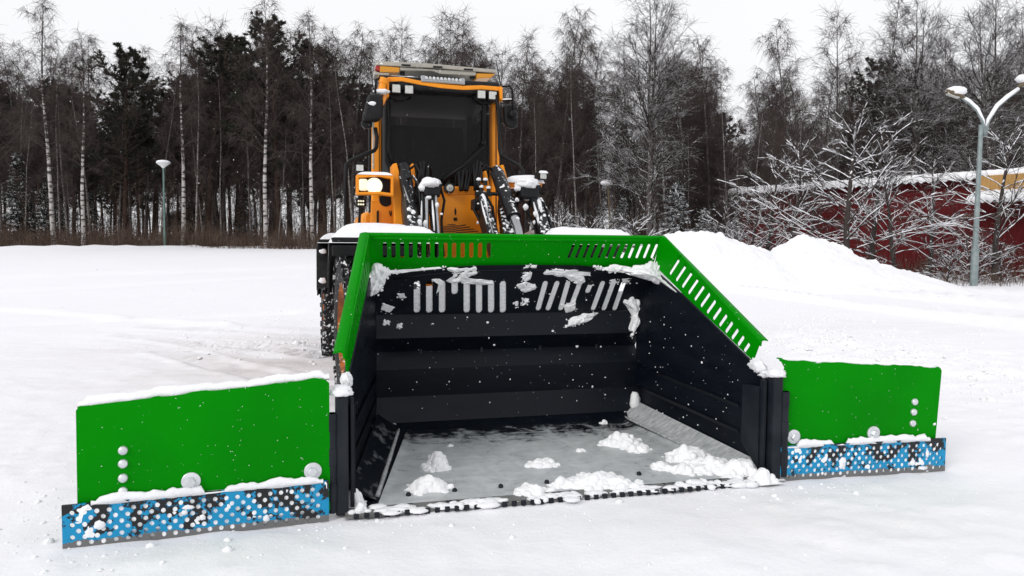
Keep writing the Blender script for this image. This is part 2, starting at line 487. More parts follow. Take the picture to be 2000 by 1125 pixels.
def plate(outline, holes, thick, mapping, name, m, parent, off=(0, 0, 0), bevel=0.0, sub=None):
    """a sheet with real cut-outs: 2D outline and holes filled, thickened, then folded into place by mapping(u, v, w)"""
    cu = bpy.data.curves.new('sheet', 'CURVE'); cu.dimensions = '2D'; cu.fill_mode = 'BOTH'; cu.extrude = thick / 2
    for poly in [outline] + holes:
        sp = cu.splines.new('POLY'); sp.points.add(len(poly) - 1); sp.use_cyclic_u = True
        for i, (a, b) in enumerate(poly):
            sp.points[i].co = (a, b, 0, 1)
    tmp = bpy.data.objects.new('sheet', cu)
    me0 = tmp.to_mesh()
    n = len(me0.vertices); co = np.empty(n * 3); me0.vertices.foreach_get('co', co); co = co.reshape(-1, 3)
    fs = [tuple(p.vertices) for p in me0.polygons]
    tmp.to_mesh_clear(); bpy.data.objects.remove(tmp); bpy.data.curves.remove(cu)
    me = bpy.data.meshes.new(name)
    me.from_pydata([tuple(np.asarray(mapping(*q), float) - np.asarray(off, float)) for q in co], [], fs)
    me.materials.append(m)
    import bmesh
    bm = bmesh.new(); bm.from_mesh(me); bmesh.ops.remove_doubles(bm, verts=bm.verts, dist=1e-5); bm.to_mesh(me); bm.free()
    me.update()
    return link(name, me, parent, bevel=bevel)


def soup(name, V, Fn, m, parent=None, smooth=False):
    """fast mesh: V (n,3) float, Fn (k, s) int with s corners each"""
    me = bpy.data.meshes.new(name)
    V = np.ascontiguousarray(V, np.float32); Fn = np.ascontiguousarray(Fn, np.int32)
    me.vertices.add(len(V)); me.vertices.foreach_set('co', V.ravel())
    k, s = Fn.shape
    me.loops.add(k * s); me.loops.foreach_set('vertex_index', Fn.ravel())
    me.polygons.add(k); me.polygons.foreach_set('loop_start', np.arange(k, dtype=np.int32) * s)
    if smooth:
        me.polygons.foreach_set('use_smooth', np.ones(k, bool))
    me.materials.append(m)
    me.update(calc_edges=True)
    return me


def seg_mesh(name, S, m, n=3):
    """S rows: x0 y0 z0 x1 y1 z1 r0 r1 -> tapering prisms"""
    S = np.asarray(S, float)
    a = S[:, :3]; b = S[:, 3:6]; d = b - a; d /= (np.linalg.norm(d, axis=1, keepdims=True) + 1e-9)
    h = np.where(np.abs(d[:, 2:3]) > .9, np.array([[1., 0, 0]]), np.array([[0, 0, 1.]]))
    x = np.cross(d, h); x /= np.linalg.norm(x, axis=1, keepdims=True); y = np.cross(d, x)
    ang = 2 * math.pi * (np.arange(n) + .5) / n
    c = np.cos(ang)[None, :, None]; s = np.sin(ang)[None, :, None]
    ring = c * x[:, None, :] + s * y[:, None, :]
    A = a[:, None, :] - d[:, None, :] * S[:, 6, None, None] * .3 + ring * S[:, 6, None, None]; B = b[:, None, :] + ring * S[:, 7, None, None]
    V = np.concatenate([A, B], 1).reshape(-1, 3)
    k = np.arange(n); f = np.stack([k, k + n, (k + 1) % n + n, (k + 1) % n], 1)
    Fn = (np.arange(len(S))[:, None, None] * 2 * n + f[None]).reshape(-1, 4)
    return soup(name, V, Fn, m, smooth=True)


def copy_tree(o, parent=None):
    c = o.copy(); COL.objects.link(c)
    if parent is not None:
        c.parent = parent
    for ch in list(o.children):
        copy_tree(ch, c)
    return c


# ================================================================== GROUND
def gh(x, y):
    x = np.asarray(x, float); y = np.asarray(y, float)
    z = 1.25 * ss((y - 15) / 34) * ss((15 - x) / 22)
    z = z + .026 * np.maximum(0, y - 52) * ss((y - 52) / 20)
    z = z + .35 * ss((y - 30) / 25) * ss((x - 12) / 8)
    return z


def axis_pts(lo, flo, fhi, hi, step, grow):
    p = list(np.arange(flo, fhi, step)); s = step; q = p[-1]
    while q < hi:
        s *= grow; q += s; p.append(q)
    s = step; q = p[0]; pre = []
    while q > lo:
        s *= grow; q -= s; pre.append(q)
    return np.array(pre[::-1] + p)


def seg_dist(x, y, a, b):
    a = np.asarray(a); b = np.asarray(b); d = b - a; L2 = d @ d
    t = np.clip(((x - a[0]) * d[0] + (y - a[1]) * d[1]) / L2, 0, 1)
    return np.hypot(x - a[0] - t * d[0], y - a[1] - t * d[1]), t * math.sqrt(L2)


def gpt(px, py):
    d = ray(px, py); t = -CAMH / d[2]
    return np.array([d[0] * t, d[1] * t])


def build_ground():
    xs = axis_pts(-420, -5.0, 6.0, 420, .045, 1.035)
    ys = axis_pts(-120, 2.2, 11.0, 430, .045, 1.03)
    X, Y = np.meshgrid(xs, ys)
    Z = gh(X, Y)
    near = np.exp(-np.maximum(0, np.hypot(X, Y - 5) - 9) / 10)
    Z = Z + .085 * fbm(X * .35, Y * .35, 3, 3) + near * (.050 * fbm(X * 1.4, Y * 1.9, 11, 5) + .034 * np.maximum(0, fbm(X * 5, Y * 6, 21, 3)))
    # scraped, trampled patches in the foreground
    lump = ss((fbm(X * .5, Y * .5, 33, 2) + .02) * 7)
    Z = Z + near * lump * .045 * np.maximum(0, fbm(X * 9, Y * 11, 41, 3) + .08)
    packed = np.zeros_like(Z)
    # ruts and ridges driven across the open field beyond the machine
    for (a, b, hgt, wd) in [((1380, 548), (2050, 606), .24, .26), ((1420, 572), (2050, 650), .24, .22), ((1340, 540), (2040, 580), .18, .3),
                            ((-60, 560), (620, 548), .12, .35), ((-60, 580), (560, 560), -.12, .3), ((-60, 527), (640, 520), .2, .6), ((-60, 600), (450, 640), .09, .2), ((-60, 640), (560, 610), -.09, .3)]:
        d, t = seg_dist(X, Y, gpt(*a), gpt(*b))
        q = np.exp(-(d / wd) ** 2) * (1 + .9 * fbm(X * .8, Y * .8, 5, 2))
        Z = Z + hgt * q
    # tyre tracks left by the loader, with the print of the tread
    for (a, b) in [((655, 770), (330, 690)), ((655, 700), (420, 668)), ((560, 690), (250, 655)), ((640, 655), (300, 640))]:
        A = gpt(*a); B = gpt(*b); d, t = seg_dist(X, Y, A, B)
        inside = ss((.27 - d) / .06)
        Z = Z + inside * (-.022 + .030 * (np.sin(t * 2 * math.pi / .17 + d * 12) > .1) * ss((fbm(X * 2, Y * 2, 9, 2) + .25) * 4)) + .02 * np.exp(-((d - .33) / .07) ** 2)
        packed = np.maximum(packed, inside * .35)
    # crumbs pushed up along the wings and the cutting edge
    for (a, b, side) in [((-2.78, -.19), (-1.48, -.08), 1), ((1.43, -.04), (2.70, -.10), 1), ((-1.42, -.06), (1.42, -.06), .8)]:
        A = (MO + MX * a[0] + MY * a[1])[:2]; B = (MO + MX * b[0] + MY * b[1])[:2]; d, t = seg_dist(X, Y, A, B)
        Z = Z + .045 * side * np.exp(-(d / .13) ** 2) * np.clip(.6 + 2.2 * fbm(X * 4, Y * 4, 13, 3), 0, 2) + .02 * np.exp(-(d / .3) ** 2) * np.clip(fbm(X * 7, Y * 7, 14, 3) * 4, 0, 1)
    # churned snow beside the bucket
    for (px, py, rx, amp) in [(1570, 660, 1.6, .10), (1700, 690, 1.8, .08), (1900, 740, 1.6, .07), (120, 1060, .8, .03), (470, 690, 1.3, .04)]:
        c = gpt(px, py); q = np.exp(-((X - c[0]) ** 2 + ((Y - c[1]) * .8) ** 2) / rx ** 2)
        Z = Z + amp * q * np.maximum(0, fbm(X * 3.2, Y * 3.6, 51, 4) * 2 + .15)
    # glazed, driven-on area beside the wheels
    for (px, py, rx, ry, am) in [(470, 715, 1.5, 1.3, 1.0), (560, 660, 1.2, 1.6, .6), (300, 690, 1.6, 1.0, .5), (1800, 640, 4, 1.5, .25), (1650, 1010, 1.0, .35, .3)]:
        c = gpt(px, py); packed = np.maximum(packed, am * np.exp(-((X - c[0]) / rx) ** 2 - ((Y - c[1]) / ry) ** 2))
    # lanes scraped by the edge, running along the machine
    ux = (X - MO[0]) * MX[0] + (Y - MO[1]) * MX[1]; uy = (X - MO[0]) * MY[0] + (Y - MO[1]) * MY[1]
    lane = ss((.3 - uy) / .6) * np.exp(-np.maximum(0, np.abs(ux - .3) - 3.0) / .8) * near
    Z = Z + lane * (.022 * fbm(ux * 5.5, uy * .45, 81, 4) + .010 * fbm(ux * 19, uy * 1.1, 82, 3))
    cut = ss((fbm(X * .8, Y * .8, 91, 3) - .02) * 9)
    Z = Z + near * cut * (.012 * fbm(X * 2.2 + Y * 7, Y * 1.2, 92, 4))
    # nothing stands above the steel along its lower edges
    for (a, b) in [((-2.80, -.19), (-1.44, -.08)), ((1.40, -.04), (2.74, -.10)), ((-1.42, -.10), (1.42, -.10))]:
        A = (MO + MX * a[0] + MY * a[1])[:2]; B = (MO + MX * b[0] + MY * b[1])[:2]; d, t = seg_dist(X, Y, A, B)
        m_ = np.exp(-(d / .28) ** 2); Z = Z * (1 - m_) + m_ * np.minimum(Z * .35 - .006, .010)
    inb = ss((1.30 - np.abs(ux)) / .1) * ss((uy - .0) / .06) * ss((1.6 - uy) / .1); Z = Z * (1 - inb) + inb * np.minimum(Z, -.02)
    ny, nx = X.shape
    global GRID
    GRID = (xs, ys, Z)
    V = np.stack([X, Y, Z], -1).reshape(-1, 3)
    i = np.arange(ny - 1)[:, None] * nx + np.arange(nx - 1)[None, :]
    Fn = np.stack([i, i + 1, i + nx + 1, i + nx], -1).reshape(-1, 4)
    me = soup('snow_ground', V, Fn, M['ground'], smooth=True)
    at = me.attributes.new('packed', 'FLOAT', 'POINT'); at.data.foreach_set('value', packed.astype(np.float32).ravel())
    o = bpy.data.objects.new('snow_ground', me); COL.objects.link(o)
    tag(o, 'snow-covered parking ground with faint tyre tracks', kind='structure')


build_ground()


def ground_z(x, y):
    xs, ys, Z = GRID
    i = int(np.clip(np.searchsorted(xs, x) - 1, 0, len(xs) - 2)); j = int(np.clip(np.searchsorted(ys, y) - 1, 0, len(ys) - 2))
    u = (x - xs[i]) / (xs[i + 1] - xs[i]); v = (y - ys[j]) / (ys[j + 1] - ys[j])
    return float((Z[j, i] * (1 - u) + Z[j, i + 1] * u) * (1 - v) + (Z[j + 1, i] * (1 - u) + Z[j + 1, i + 1] * u) * v)


def build_clods():
    r = np.random.default_rng(3); vs = []; fs = []
    ico = [(0, 0, 1.)] + [(math.cos(a) * .9, math.sin(a) * .9, .35) for a in np.linspace(0, 6.2832, 6)[:-1]] + [(math.cos(a + .6) * .9, math.sin(a + .6) * .9, -.35) for a in np.linspace(0, 6.2832, 6)[:-1]]
    ft = [(0, 1 + k, 1 + (k + 1) % 5) for k in range(5)] + [(1 + k, 6 + k, 1 + (k + 1) % 5) for k in range(5)] + [(6 + k, 6 + (k + 1) % 5, 1 + (k + 1) % 5) for k in range(5)]
    ico = np.array(ico)

    def clod(x, y, a):
        k = len(vs); z = ground_z(x, y)
        for q in ico:
            vs.append(tuple(np.array([x, y, z + a * .15]) + q * a * r.uniform(.6, 1.2, 3) * np.array([1.2, 1.2, .75])))
        fs.extend([tuple(i + k for i in f) for f in ft])
    for (px, py, sx, sy, n, a0) in [(1570, 655, 90, 22, 420, .022), (1720, 690, 120, 22, 380, .020), (1900, 745, 90, 25, 260, .018), (560, 675, 90, 16, 420, .013), (400, 668, 110, 12, 260, .012), (90, 1040, 70, 45, 70, .009), (700, 1020, 220, 14, 70, .008), (1400, 965, 160, 12, 70, .008),
                                    (1000, 1060, 500, 45, 80, .006), (1650, 960, 160, 18, 60, .007), (350, 1075, 160, 20, 50, .007), (520, 600, 220, 22, 160, .016), (1650, 600, 220, 30, 180, .018), (620, 640, 30, 40, 120, .016)]:
        for k in range(n):
            c = gpt(r.normal(px, sx), max(530, r.normal(py, sy)))
            m = c - MO[:2]; u, v = m @ MX[:2], m @ MY[:2]
            if abs(u) < 1.5 and -.02 < v < 2: continue
            if c[1] < 2.3: continue
            clod(c[0], c[1], a0 * float(r.lognormal(-.35, .55)))
    me = bpy.data.meshes.new('snow_clods'); me.from_pydata(vs, [], fs); me.materials.append(M['clump_snow']); me.update()
    me.polygons.foreach_set('use_smooth', [True] * len(me.polygons))
    o = bpy.data.objects.new('snow_clods', me); COL.objects.link(o)
    tag(o, 'crumbs and clods of churned snow scattered on the ground', kind='stuff')


build_clods()


def build_bank():
    ctr = [(1120, 560), (1180, 520), (1230, 478), (1300, 459), (1340, 454), (1380, 451), (1410, 455), (1440, 462), (1470, 475), (1497, 492), (1520, 480), (1545, 470), (1575, 466), (1605, 468), (1640, 480), (1665, 494), (1700, 504), (1750, 517), (1790, 532), (1830, 553), (1860, 560)]
    yc = 29.0
    cx = np.array([X_at(p, yc) for p, q in ctr]); cz = np.array([Z_at(p, q, yc) for p, q in ctr])
    xs = np.linspace(cx[0] - 1, cx[-1] + .5, 380); ys = np.linspace(22.5, 34, 200)
    X, Y = np.meshgrid(xs, ys)
    H = np.interp(X, cx, cz)
    off = .8 * fbm(X * .3, Y * 0 + 3, 8, 2)
    t = np.where(Y < yc + off, (yc + off - Y) / 5.6, (Y - yc - off) / 3.6)
    prof = 1 - ss(t) * .75 - np.clip(t, 0, 1.4) * .25
    Z = H * prof + (.60 * fbm(X * .8, Y * .8, 61, 5) + .30 * np.maximum(0, fbm(X * 2.4, Y * 2.4, 62, 3)) + .22 * np.abs(fbm(X * 4.5, Y * 4.5, 63, 3))) * np.clip(prof, 0, 1) * np.clip(H / 1.2, .15, 1) - .12
    ny, nx = X.shape
    i = np.arange(ny - 1)[:, None] * nx + np.arange(nx - 1)[None, :]
    me = soup('snow_bank', np.stack([X, Y, Z], -1).reshape(-1, 3), np.stack([i, i + 1, i + nx + 1, i + nx], -1).reshape(-1, 4), M['snow'], smooth=True)
    o = bpy.data.objects.new('snow_bank', me); COL.objects.link(o)
    tag(o, 'long ploughed snow bank with two humps before the dark red building', 'snow bank')


build_bank()

# ================================================================== BUILDINGS
def build_red():
    A = np.array([X_at(1445, 52), 52.0, 0]); B = np.array([X_at(2180, 35), 35.0, 0])
    d = (B - A); L = np.linalg.norm(d); d /= L; nrm = np.array([d[1], -d[0], 0])      # towards the camera
    H = 5.35; deep = 9.0
    ang = math.atan2(d[1], d[0])
    t = thing('red_building', 'long dark red boarded building with snow on its corrugated eaves', 'building', A, ang)
    # local frame: x along the wall, y away from the camera
    MB().box((L / 2, deep / 2, H / 2 - .3), (L, deep, H + .6)).build('wall', M['dark_red'], t)
    k = 0; x = .06
    b = MB()
    while x < L:
        b.box((x, -.012, H / 2), (.035, .03, H - .04)); x += .22
    o = b.build('board_battens', M['dark_red'], t); o['kind'] = 'stuff'
    MB().box((L / 2, -.05, H * .62), (L, .06, .14)).build('ledge', M['brown_steel'], t)
    r = MB()
    r.add([(-.5, -.7, H - .12), (L + .5, -.7, H - .12), (L + .5, deep / 2, H + .20), (-.5, deep / 2, H + .20), (L + .5, deep + .7, H - .12), (-.5, deep + .7, H - .12),
           (-.5, -.7, H - .02), (L + .5, -.7, H - .02), (L + .5, deep / 2, H + .30), (-.5, deep / 2, H + .30), (L + .5, deep + .7, H - .02), (-.5, deep + .7, H - .02)],
          [(0, 1, 2, 3), (3, 2, 4, 5), (6, 9, 8, 7), (9, 11, 10, 8), (0, 6, 7, 1), (5, 4, 10, 11), (0, 3, 9, 6), (3, 5, 11, 9), (1, 7, 8, 2), (2, 8, 10, 4)])
    roof = r.build('roof', M['grey_wall'], t)
    # snow lying on the roof, its edge hanging in scallops over the corrugation
    nx = 420; xs = np.linspace(-.5, L + .5, nx)
    rows = []
    for j, (yy, zz) in enumerate([(-.80, -.14), (-.84, .05), (-.74, .22), (-.3, .34), (1.2, .44), (deep / 2, .62), (deep + .7, .3)]):
        sc = (.06 * np.sin(xs * 2 * math.pi / .42) + .10 * fbm(xs * .6, xs * 0 + j, 77, 2)) * (1 if j < 2 else .35)
        rows.append(np.stack([xs, np.full(nx, yy) + (.05 * fbm(xs, xs * 0, 78, 2)), H + zz + sc], -1))
    V = np.concatenate(rows); i = np.arange(len(rows) - 1)[:, None] * nx + np.arange(nx - 1)[None, :]
    me = soup('roof_snow', V, np.stack([i, i + 1, i + nx + 1, i + nx], -1).reshape(-1, 4), M['snow'], smooth=True)
    o = bpy.data.objects.new('roof_snow', me); COL.objects.link(o); o.parent = roof
    # pale boarded upper wall above a lean-to roof near the end of the building
    def along(px):
        dd = ray(px, 480)[:2]; dd = dd / dd[1]
        a = np.array([[dd[0], -d[0]], [dd[1], -d[1]]]); s = np.linalg.solve(a, A[:2]); return s[1]
    x0 = along(1925); x1 = L
    g = MB().box(((x0 + x1) / 2, -.55, 4.92), (x1 - x0, .9, .85)); up = g.build('upper_wall', M['wood'], t)
    b = MB(); x = x0 + .1
    while x < x1:
        b.box((x, -1.015, 4.92), (.03, .03, .84)); x += .2
    o = b.build('board_battens', M['wood'], t); o['kind'] = 'stuff'
    nx = 120; xs = np.linspace(x0 - .2, x1, nx); rows = []
    for j, (yy, zz) in enumerate([(-2.05, 3.95), (-2.1, 4.10), (-1.95, 4.25), (-1.4, 4.45), (-1.0, 4.6)]):
        sc = (.07 * np.sin(xs * 2 * math.pi / .36)) * (1 if j < 2 else .3)
        rows.append(np.stack([xs, np.full(nx, yy), zz + sc], -1))
    V = np.concatenate(rows); i = np.arange(len(rows) - 1)[:, None] * nx + np.arange(nx - 1)[None, :]
    me = soup('lean_to_snow', V, np.stack([i, i + 1, i + nx + 1, i + nx], -1).reshape(-1, 4), M['snow'], smooth=True)
    lr = MB().add([(x0, -2, 3.9), (x1, -2, 3.9), (x1, 0, 4.5), (x0, 0, 4.5), (x0, -2, 3.97), (x1, -2, 3.97), (x1, 0, 4.57), (x0, 0, 4.57)], [(0, 1, 2, 3), (4, 7, 6, 5), (0, 4, 5, 1), (2, 6, 7, 3), (0, 3, 7, 4), (1, 5, 6, 2)]).build('lean_to_roof', M['grey_wall'], t)
    o = bpy.data.objects.new('lean_to_snow', me); COL.objects.link(o); o.parent = lr


build_red()


def shed(name, label, px, y, w_, d_, h_, rise, m, rz, wins, zoff=0.0):
    X = X_at(px, y); z = float(gh(X, y)) + zoff
    t = thing(name, label, name.split('_')[-1], (X, y, z - .2), rz)
    MB().box((0, d_ / 2, h_ / 2), (w_, d_, h_)).build('wall', m, t)
    e = .35
    def gable(z0, th):
        q = [(-w_ / 2 - e, h_ + z0), (0, h_ + rise + z0), (w_ / 2 + e, h_ + z0), (w_ / 2 + e, h_ + z0 + th), (0, h_ + rise + z0 + th), (-w_ / 2 - e, h_ + z0 + th)]
        return [(a, -e, b) for a, b in q]
    MB().prism([(-w_ / 2, 0.001, h_ - .001), (w_ / 2, 0.001, h_ - .001), (0, 0.001, h_ + rise)], (0, d_ - .002, 0)).build('gable', m, t)
    rf = MB().prism(gable(0.0, .12), (0, d_ + 2 * e, 0)).build('roof', M['grey_wall'], t)
    MB().prism(gable(.125, .3), (0, d_ + 2 * e, 0)).build('roof_snow', M['snow'], rf, bevel=.1)
    for (x, zz, a, b) in wins:
        f = MB().box((x, -.03, zz), (a, .07, b)).build('window', M['white'], t)
        MB().box((x, -.075, zz), (a - .16, .03, b - .16)).build('pane', M['dark_pane'], f)


shed('grey_house', 'small grey house with white window frames seen between trunks', 368, 66, 3.6, 6, 2.2, .9, M['grey_wall'], .2, [(-.9, 1.3, .9, .9), (.9, 1.3, .9, .9)])
shed('red_shed', 'small dark red shed with snowy gable roof behind the trees', 1243, 82, 4.0, 5, 2.0, 1.0, M['dark_red'], -.2, [(0, 1.2, .8, .7)], zoff=.9)

# ================================================================== LAMP POSTS
def lamp_small(px, pyb, pyt, y, label, pole, group=None):
    X = X_at(px, y); z0 = float(gh(X, y)); zt = Z_at(px, pyt, y); H = zt - z0
    t = thing('street_lamp', label, 'street lamp', (X, y, z0), .3, group)
    MB().tube([(0, 0, -.2), (0, 0, 1.1)], .085, 12).tube([(0, 0, 1.1), (0, 0, H - .45)], [.06, .05], 12).build('pole', pole, t, auto=40)
    MB().lathe([(.05, 0), (.10, .04), (.12, .08), (.40, .30), (.43, .33), (.40, .36), (.1, .37)], (0, 0, H - .48), n=28).build('lamp_head', M['white'], t, auto=35)
    MB().lathe([(.42, 0), (.41, .06), (.32, .12), (.15, .155), (.01, .16)], (0, 0, H - .115), n=28).build('snow_cap', M['snow'], t, smooth=True)


lamp_small(322, 487, 314, 48.0, 'slim green post-top lamp with cone head at the forest edge', M['pole_green'])
lamp_small(656, 470, 372, 62.0, 'pale thin lamp post standing deep among the trees behind the fender', M['pole'])


def lamp_dome():
    y = 52.0; X = X_at(1187, y); z0 = float(gh(X, y)); H = Z_at(1182, 350, y) - z0
    t = thing('street_lamp', 'dome-headed lamp post with snow cap beside the snowy birch', 'street lamp', (X, y, z0))
    MB().tube([(.1, 0, -.3), (.1, 0, H * .6), (-.05, 0, H - .3)], [.08, .06, .05], 10).build('pole', M['lamp_brown'], t, auto=40)
    MB().lathe([(.1, 0), (.36, .06), (.42, .14), (.36, .24), (.05, .28)], (-.15, 0, H - .45), n=24).build('lamp_head', M['white'], t, smooth=True)
    MB().lathe([(.43, 0), (.42, .1), (.30, .2), (.01, .26)], (-.15, 0, H - .30), n=24).build('snow_cap', M['snow'], t, smooth=True)


lamp_dome()


def lamp_double():
    y = 31.0; X = X_at(1905, y); z0 = float(gh(X, y))
    q = lambda px, py: (X_at(px, y) - X - (Z_at(1905, py, y) - Z_at(1905, 555, y)) * .007, 0, Z_at(px, py, y) - Z_at(1905, 555, y))
    t = thing('street_lamp', 'tall grey street lamp with two curved snow-covered arms', 'street lamp', (X, y, z0))
    a = q(1906, 560); b = q(1916, 270); c = q(1916, 240)
    a = (0, 0, -.3); b = (.02, 0, b[2]); c = (.02, 0, c[2])
    MB().tube([a, (0, 0, 1.6)], .15, 14).tube([(0, 0, 1.6), b, c], [.11, .085, .085], 14).build('pole', M['pole'], t, auto=40)
    for s, pts, head, tilt in [(-1, [(1916, 262), (1912, 235), (1900, 212), (1884, 197), (1868, 187)], (1857, 180), -.35), (1, [(1916, 262), (1922, 232), (1938, 205), (1958, 187), (1978, 172)], (1994, 156), .5)]:
        pp = [np.array(q(*k)) for k in pts]
        arm = MB().tube(pp, [.075, .065, .06, .055, .05], 10).build('arm', M['pole'], t, smooth=True)
        MB().tube([k + np.array([0, 0, .07]) for k in pp], [.04, .07, .085, .085, .07], 10).build('arm_snow', M['snow'], arm, smooth=True)
        h = np.array(q(*head)); d = np.array([math.cos(tilt) * s, 0, abs(math.sin(tilt))])
        x = np.array([d[0], 0, d[2]]); z = np.array([-d[2] * s * s if s > 0 else d[2], 0, abs(d[0])]); yv = np.array([0, 1., 0])
        body = MB()
        prof = [(-.42, .06), (-.3, .13), (0, .20), (.25, .20), (.4, .12), (.44, .03)]
        n = 14; vs = []
        for (u, r) in prof:
            for k in range(n):
                an = 2 * math.pi * k / n
                vs.append(h + x * u + yv * r * 1.1 * math.cos(an) + z * r * .6 * math.sin(an))
        fs = [(i * n + k, i * n + (k + 1) % n, (i + 1) * n + (k + 1) % n, (i + 1) * n + k) for i in range(len(prof) - 1) for k in range(n)] + [tuple(range(n)), tuple(range(5 * n, 6 * n))]
        hd = body.add(vs, fs).build('lamp_head', M['lamp_brown'], t, smooth=True)
        MB().box(h + x * .08 - z * .10, (.5, .22, .06), (x, yv, z)).build('lamp_lens', M['lens'], hd, bevel=.02)
        MB().blob(h + z * .13 + x * .02, (.42, .28, .20), 3 + s, .14, 18).build('snow_cap', M['snow'], hd, smooth=True)


lamp_double()


# ================================================================== TREES
def walk(p, d, L, n, bend, jit, r):
    """polyline of n pieces from p along d; bend is added to the direction at each step"""
    pts = [p]; d = d / np.linalg.norm(d)
    for i in range(n):
        d = d + bend + r.normal(0, jit, 3); d /= np.linalg.norm(d)
        pts.append(pts[-1] + d * L / n)
    return pts


def segs(out, pts, r0, r1):
    n = len(pts) - 1
    for i in range(n):
        out.append((*pts[i], *pts[i + 1], r0 + (r1 - r0) * i / n, r0 + (r1 - r0) * (i + 1) / n))


def at_t(pts, t):
    k = min(int(t * (len(pts) - 1)), len(pts) - 2); f = t * (len(pts) - 1) - k
    return pts[k] * (1 - f) + pts[k + 1] * f, pts[k + 1] - pts[k]


def gen_birch(seed, H=17.0, nb=44, base=.30, spread=.20, weep=.5, bark='birch_bark', tw='twig', lean=0.0, rtrunk=.15, fork=False, tr=.0072):
    r = np.random.default_rng(seed)
    T = []; S = []
    stems = [walk(np.array([0, 0, -.3]), np.array([lean, r.normal(0, .02), 1.]), H, 16, np.array([-lean * .04, 0, .01]), .022, r)]
    if fork:
        p0, d0 = at_t(stems[0], .38)
        stems.append(walk(p0, np.array([.25, .1, 1.]), H * .6, 10, np.array([-.01, 0, .02]), .03, r))
    for j, st in enumerate(stems):
        segs(T, st, rtrunk * (1 if j == 0 else .6), .012)
        for i in range(nb if j == 0 else nb // 2):
            t = base + (0.985 - base) * ((i + r.random()) / (nb if j == 0 else nb // 2)) ** .9
            if j: t = .1 + .88 * r.random()
            p, dd = at_t(st, t)
            az = i * 2.4 + r.normal(0, .5)
            el = math.radians(r.uniform(22, 62))
            d = np.array([math.cos(az) * math.cos(el), math.sin(az) * math.cos(el), math.sin(el)])
            L = H * (spread * (1 - t) ** .75 + .045) * r.uniform(.65, 1.25)
            rb = max(.010, .30 * (rtrunk * (1 - t) + .02))
            br = walk(p, d, L, 6, np.array([0, 0, .03]), .10, r)
            segs(S, br, rb, .007)
            for k in range(int(6 + L * 2.2)):
                u = r.uniform(.18, 1.0); q, bd = at_t(br, u); bd = bd / np.linalg.norm(bd)
                sd = bd + r.normal(0, .55, 3); L2 = L * .34 * r.uniform(.5, 1.2) * (1.15 - .4 * u)
                sb = walk(q, sd, L2, 3, np.array([0, 0, -.06 * weep]), .12, r)
                segs(S, sb, max(.008, rb * .4), tr * .8)
                for m_ in range(int(4 + L2 * 4.2)):
                    q2, b2 = at_t(sb, r.uniform(.2, 1.0)); b2 = b2 / np.linalg.norm(b2)
                    td = b2 * .7 + r.normal(0, .5, 3) + np.array([0, 0, .1 - .75 * weep])
                    segs(S, walk(q2, td, r.uniform(.35, .95), 2, np.array([0, 0, -.35 * weep]), .12, r), tr, tr * .5)
    return seg_mesh('birch_trunk', T, M[bark], 8), seg_mesh('birch_crown', S, M[tw], 3)


def tuft_soup(C_, D_, size, nblade, r, width=.055, upturn=.2):
    n = len(C_)
    C_ = np.repeat(C_, nblade, 0); D_ = np.repeat(D_, nblade, 0); sz = np.repeat(size, nblade)[:, None]
    d = D_ + r.normal(0, .75, (n * nblade, 3)) + np.array([0, 0, upturn]); d /= np.linalg.norm(d, axis=1, keepdims=True)
    a = C_ + r.normal(0, .10, C_.shape) * sz
    L = sz * r.uniform(.5, 1.15, (n * nblade, 1))
    sd = np.cross(d, r.normal(0, 1, d.shape)); sd /= (np.linalg.norm(sd, axis=1, keepdims=True) + 1e-9)
    w_ = width * r.uniform(.6, 1.3, (n * nblade, 1))
    V = np.stack([a - sd * w_ * .5, a + sd * w_ * .5, a + d * L * .6 + sd * w_ * .5, a + d * L], 1).reshape(-1, 3)
    Fn = np.arange(n * nblade * 4).reshape(-1, 4)
    return V, Fn


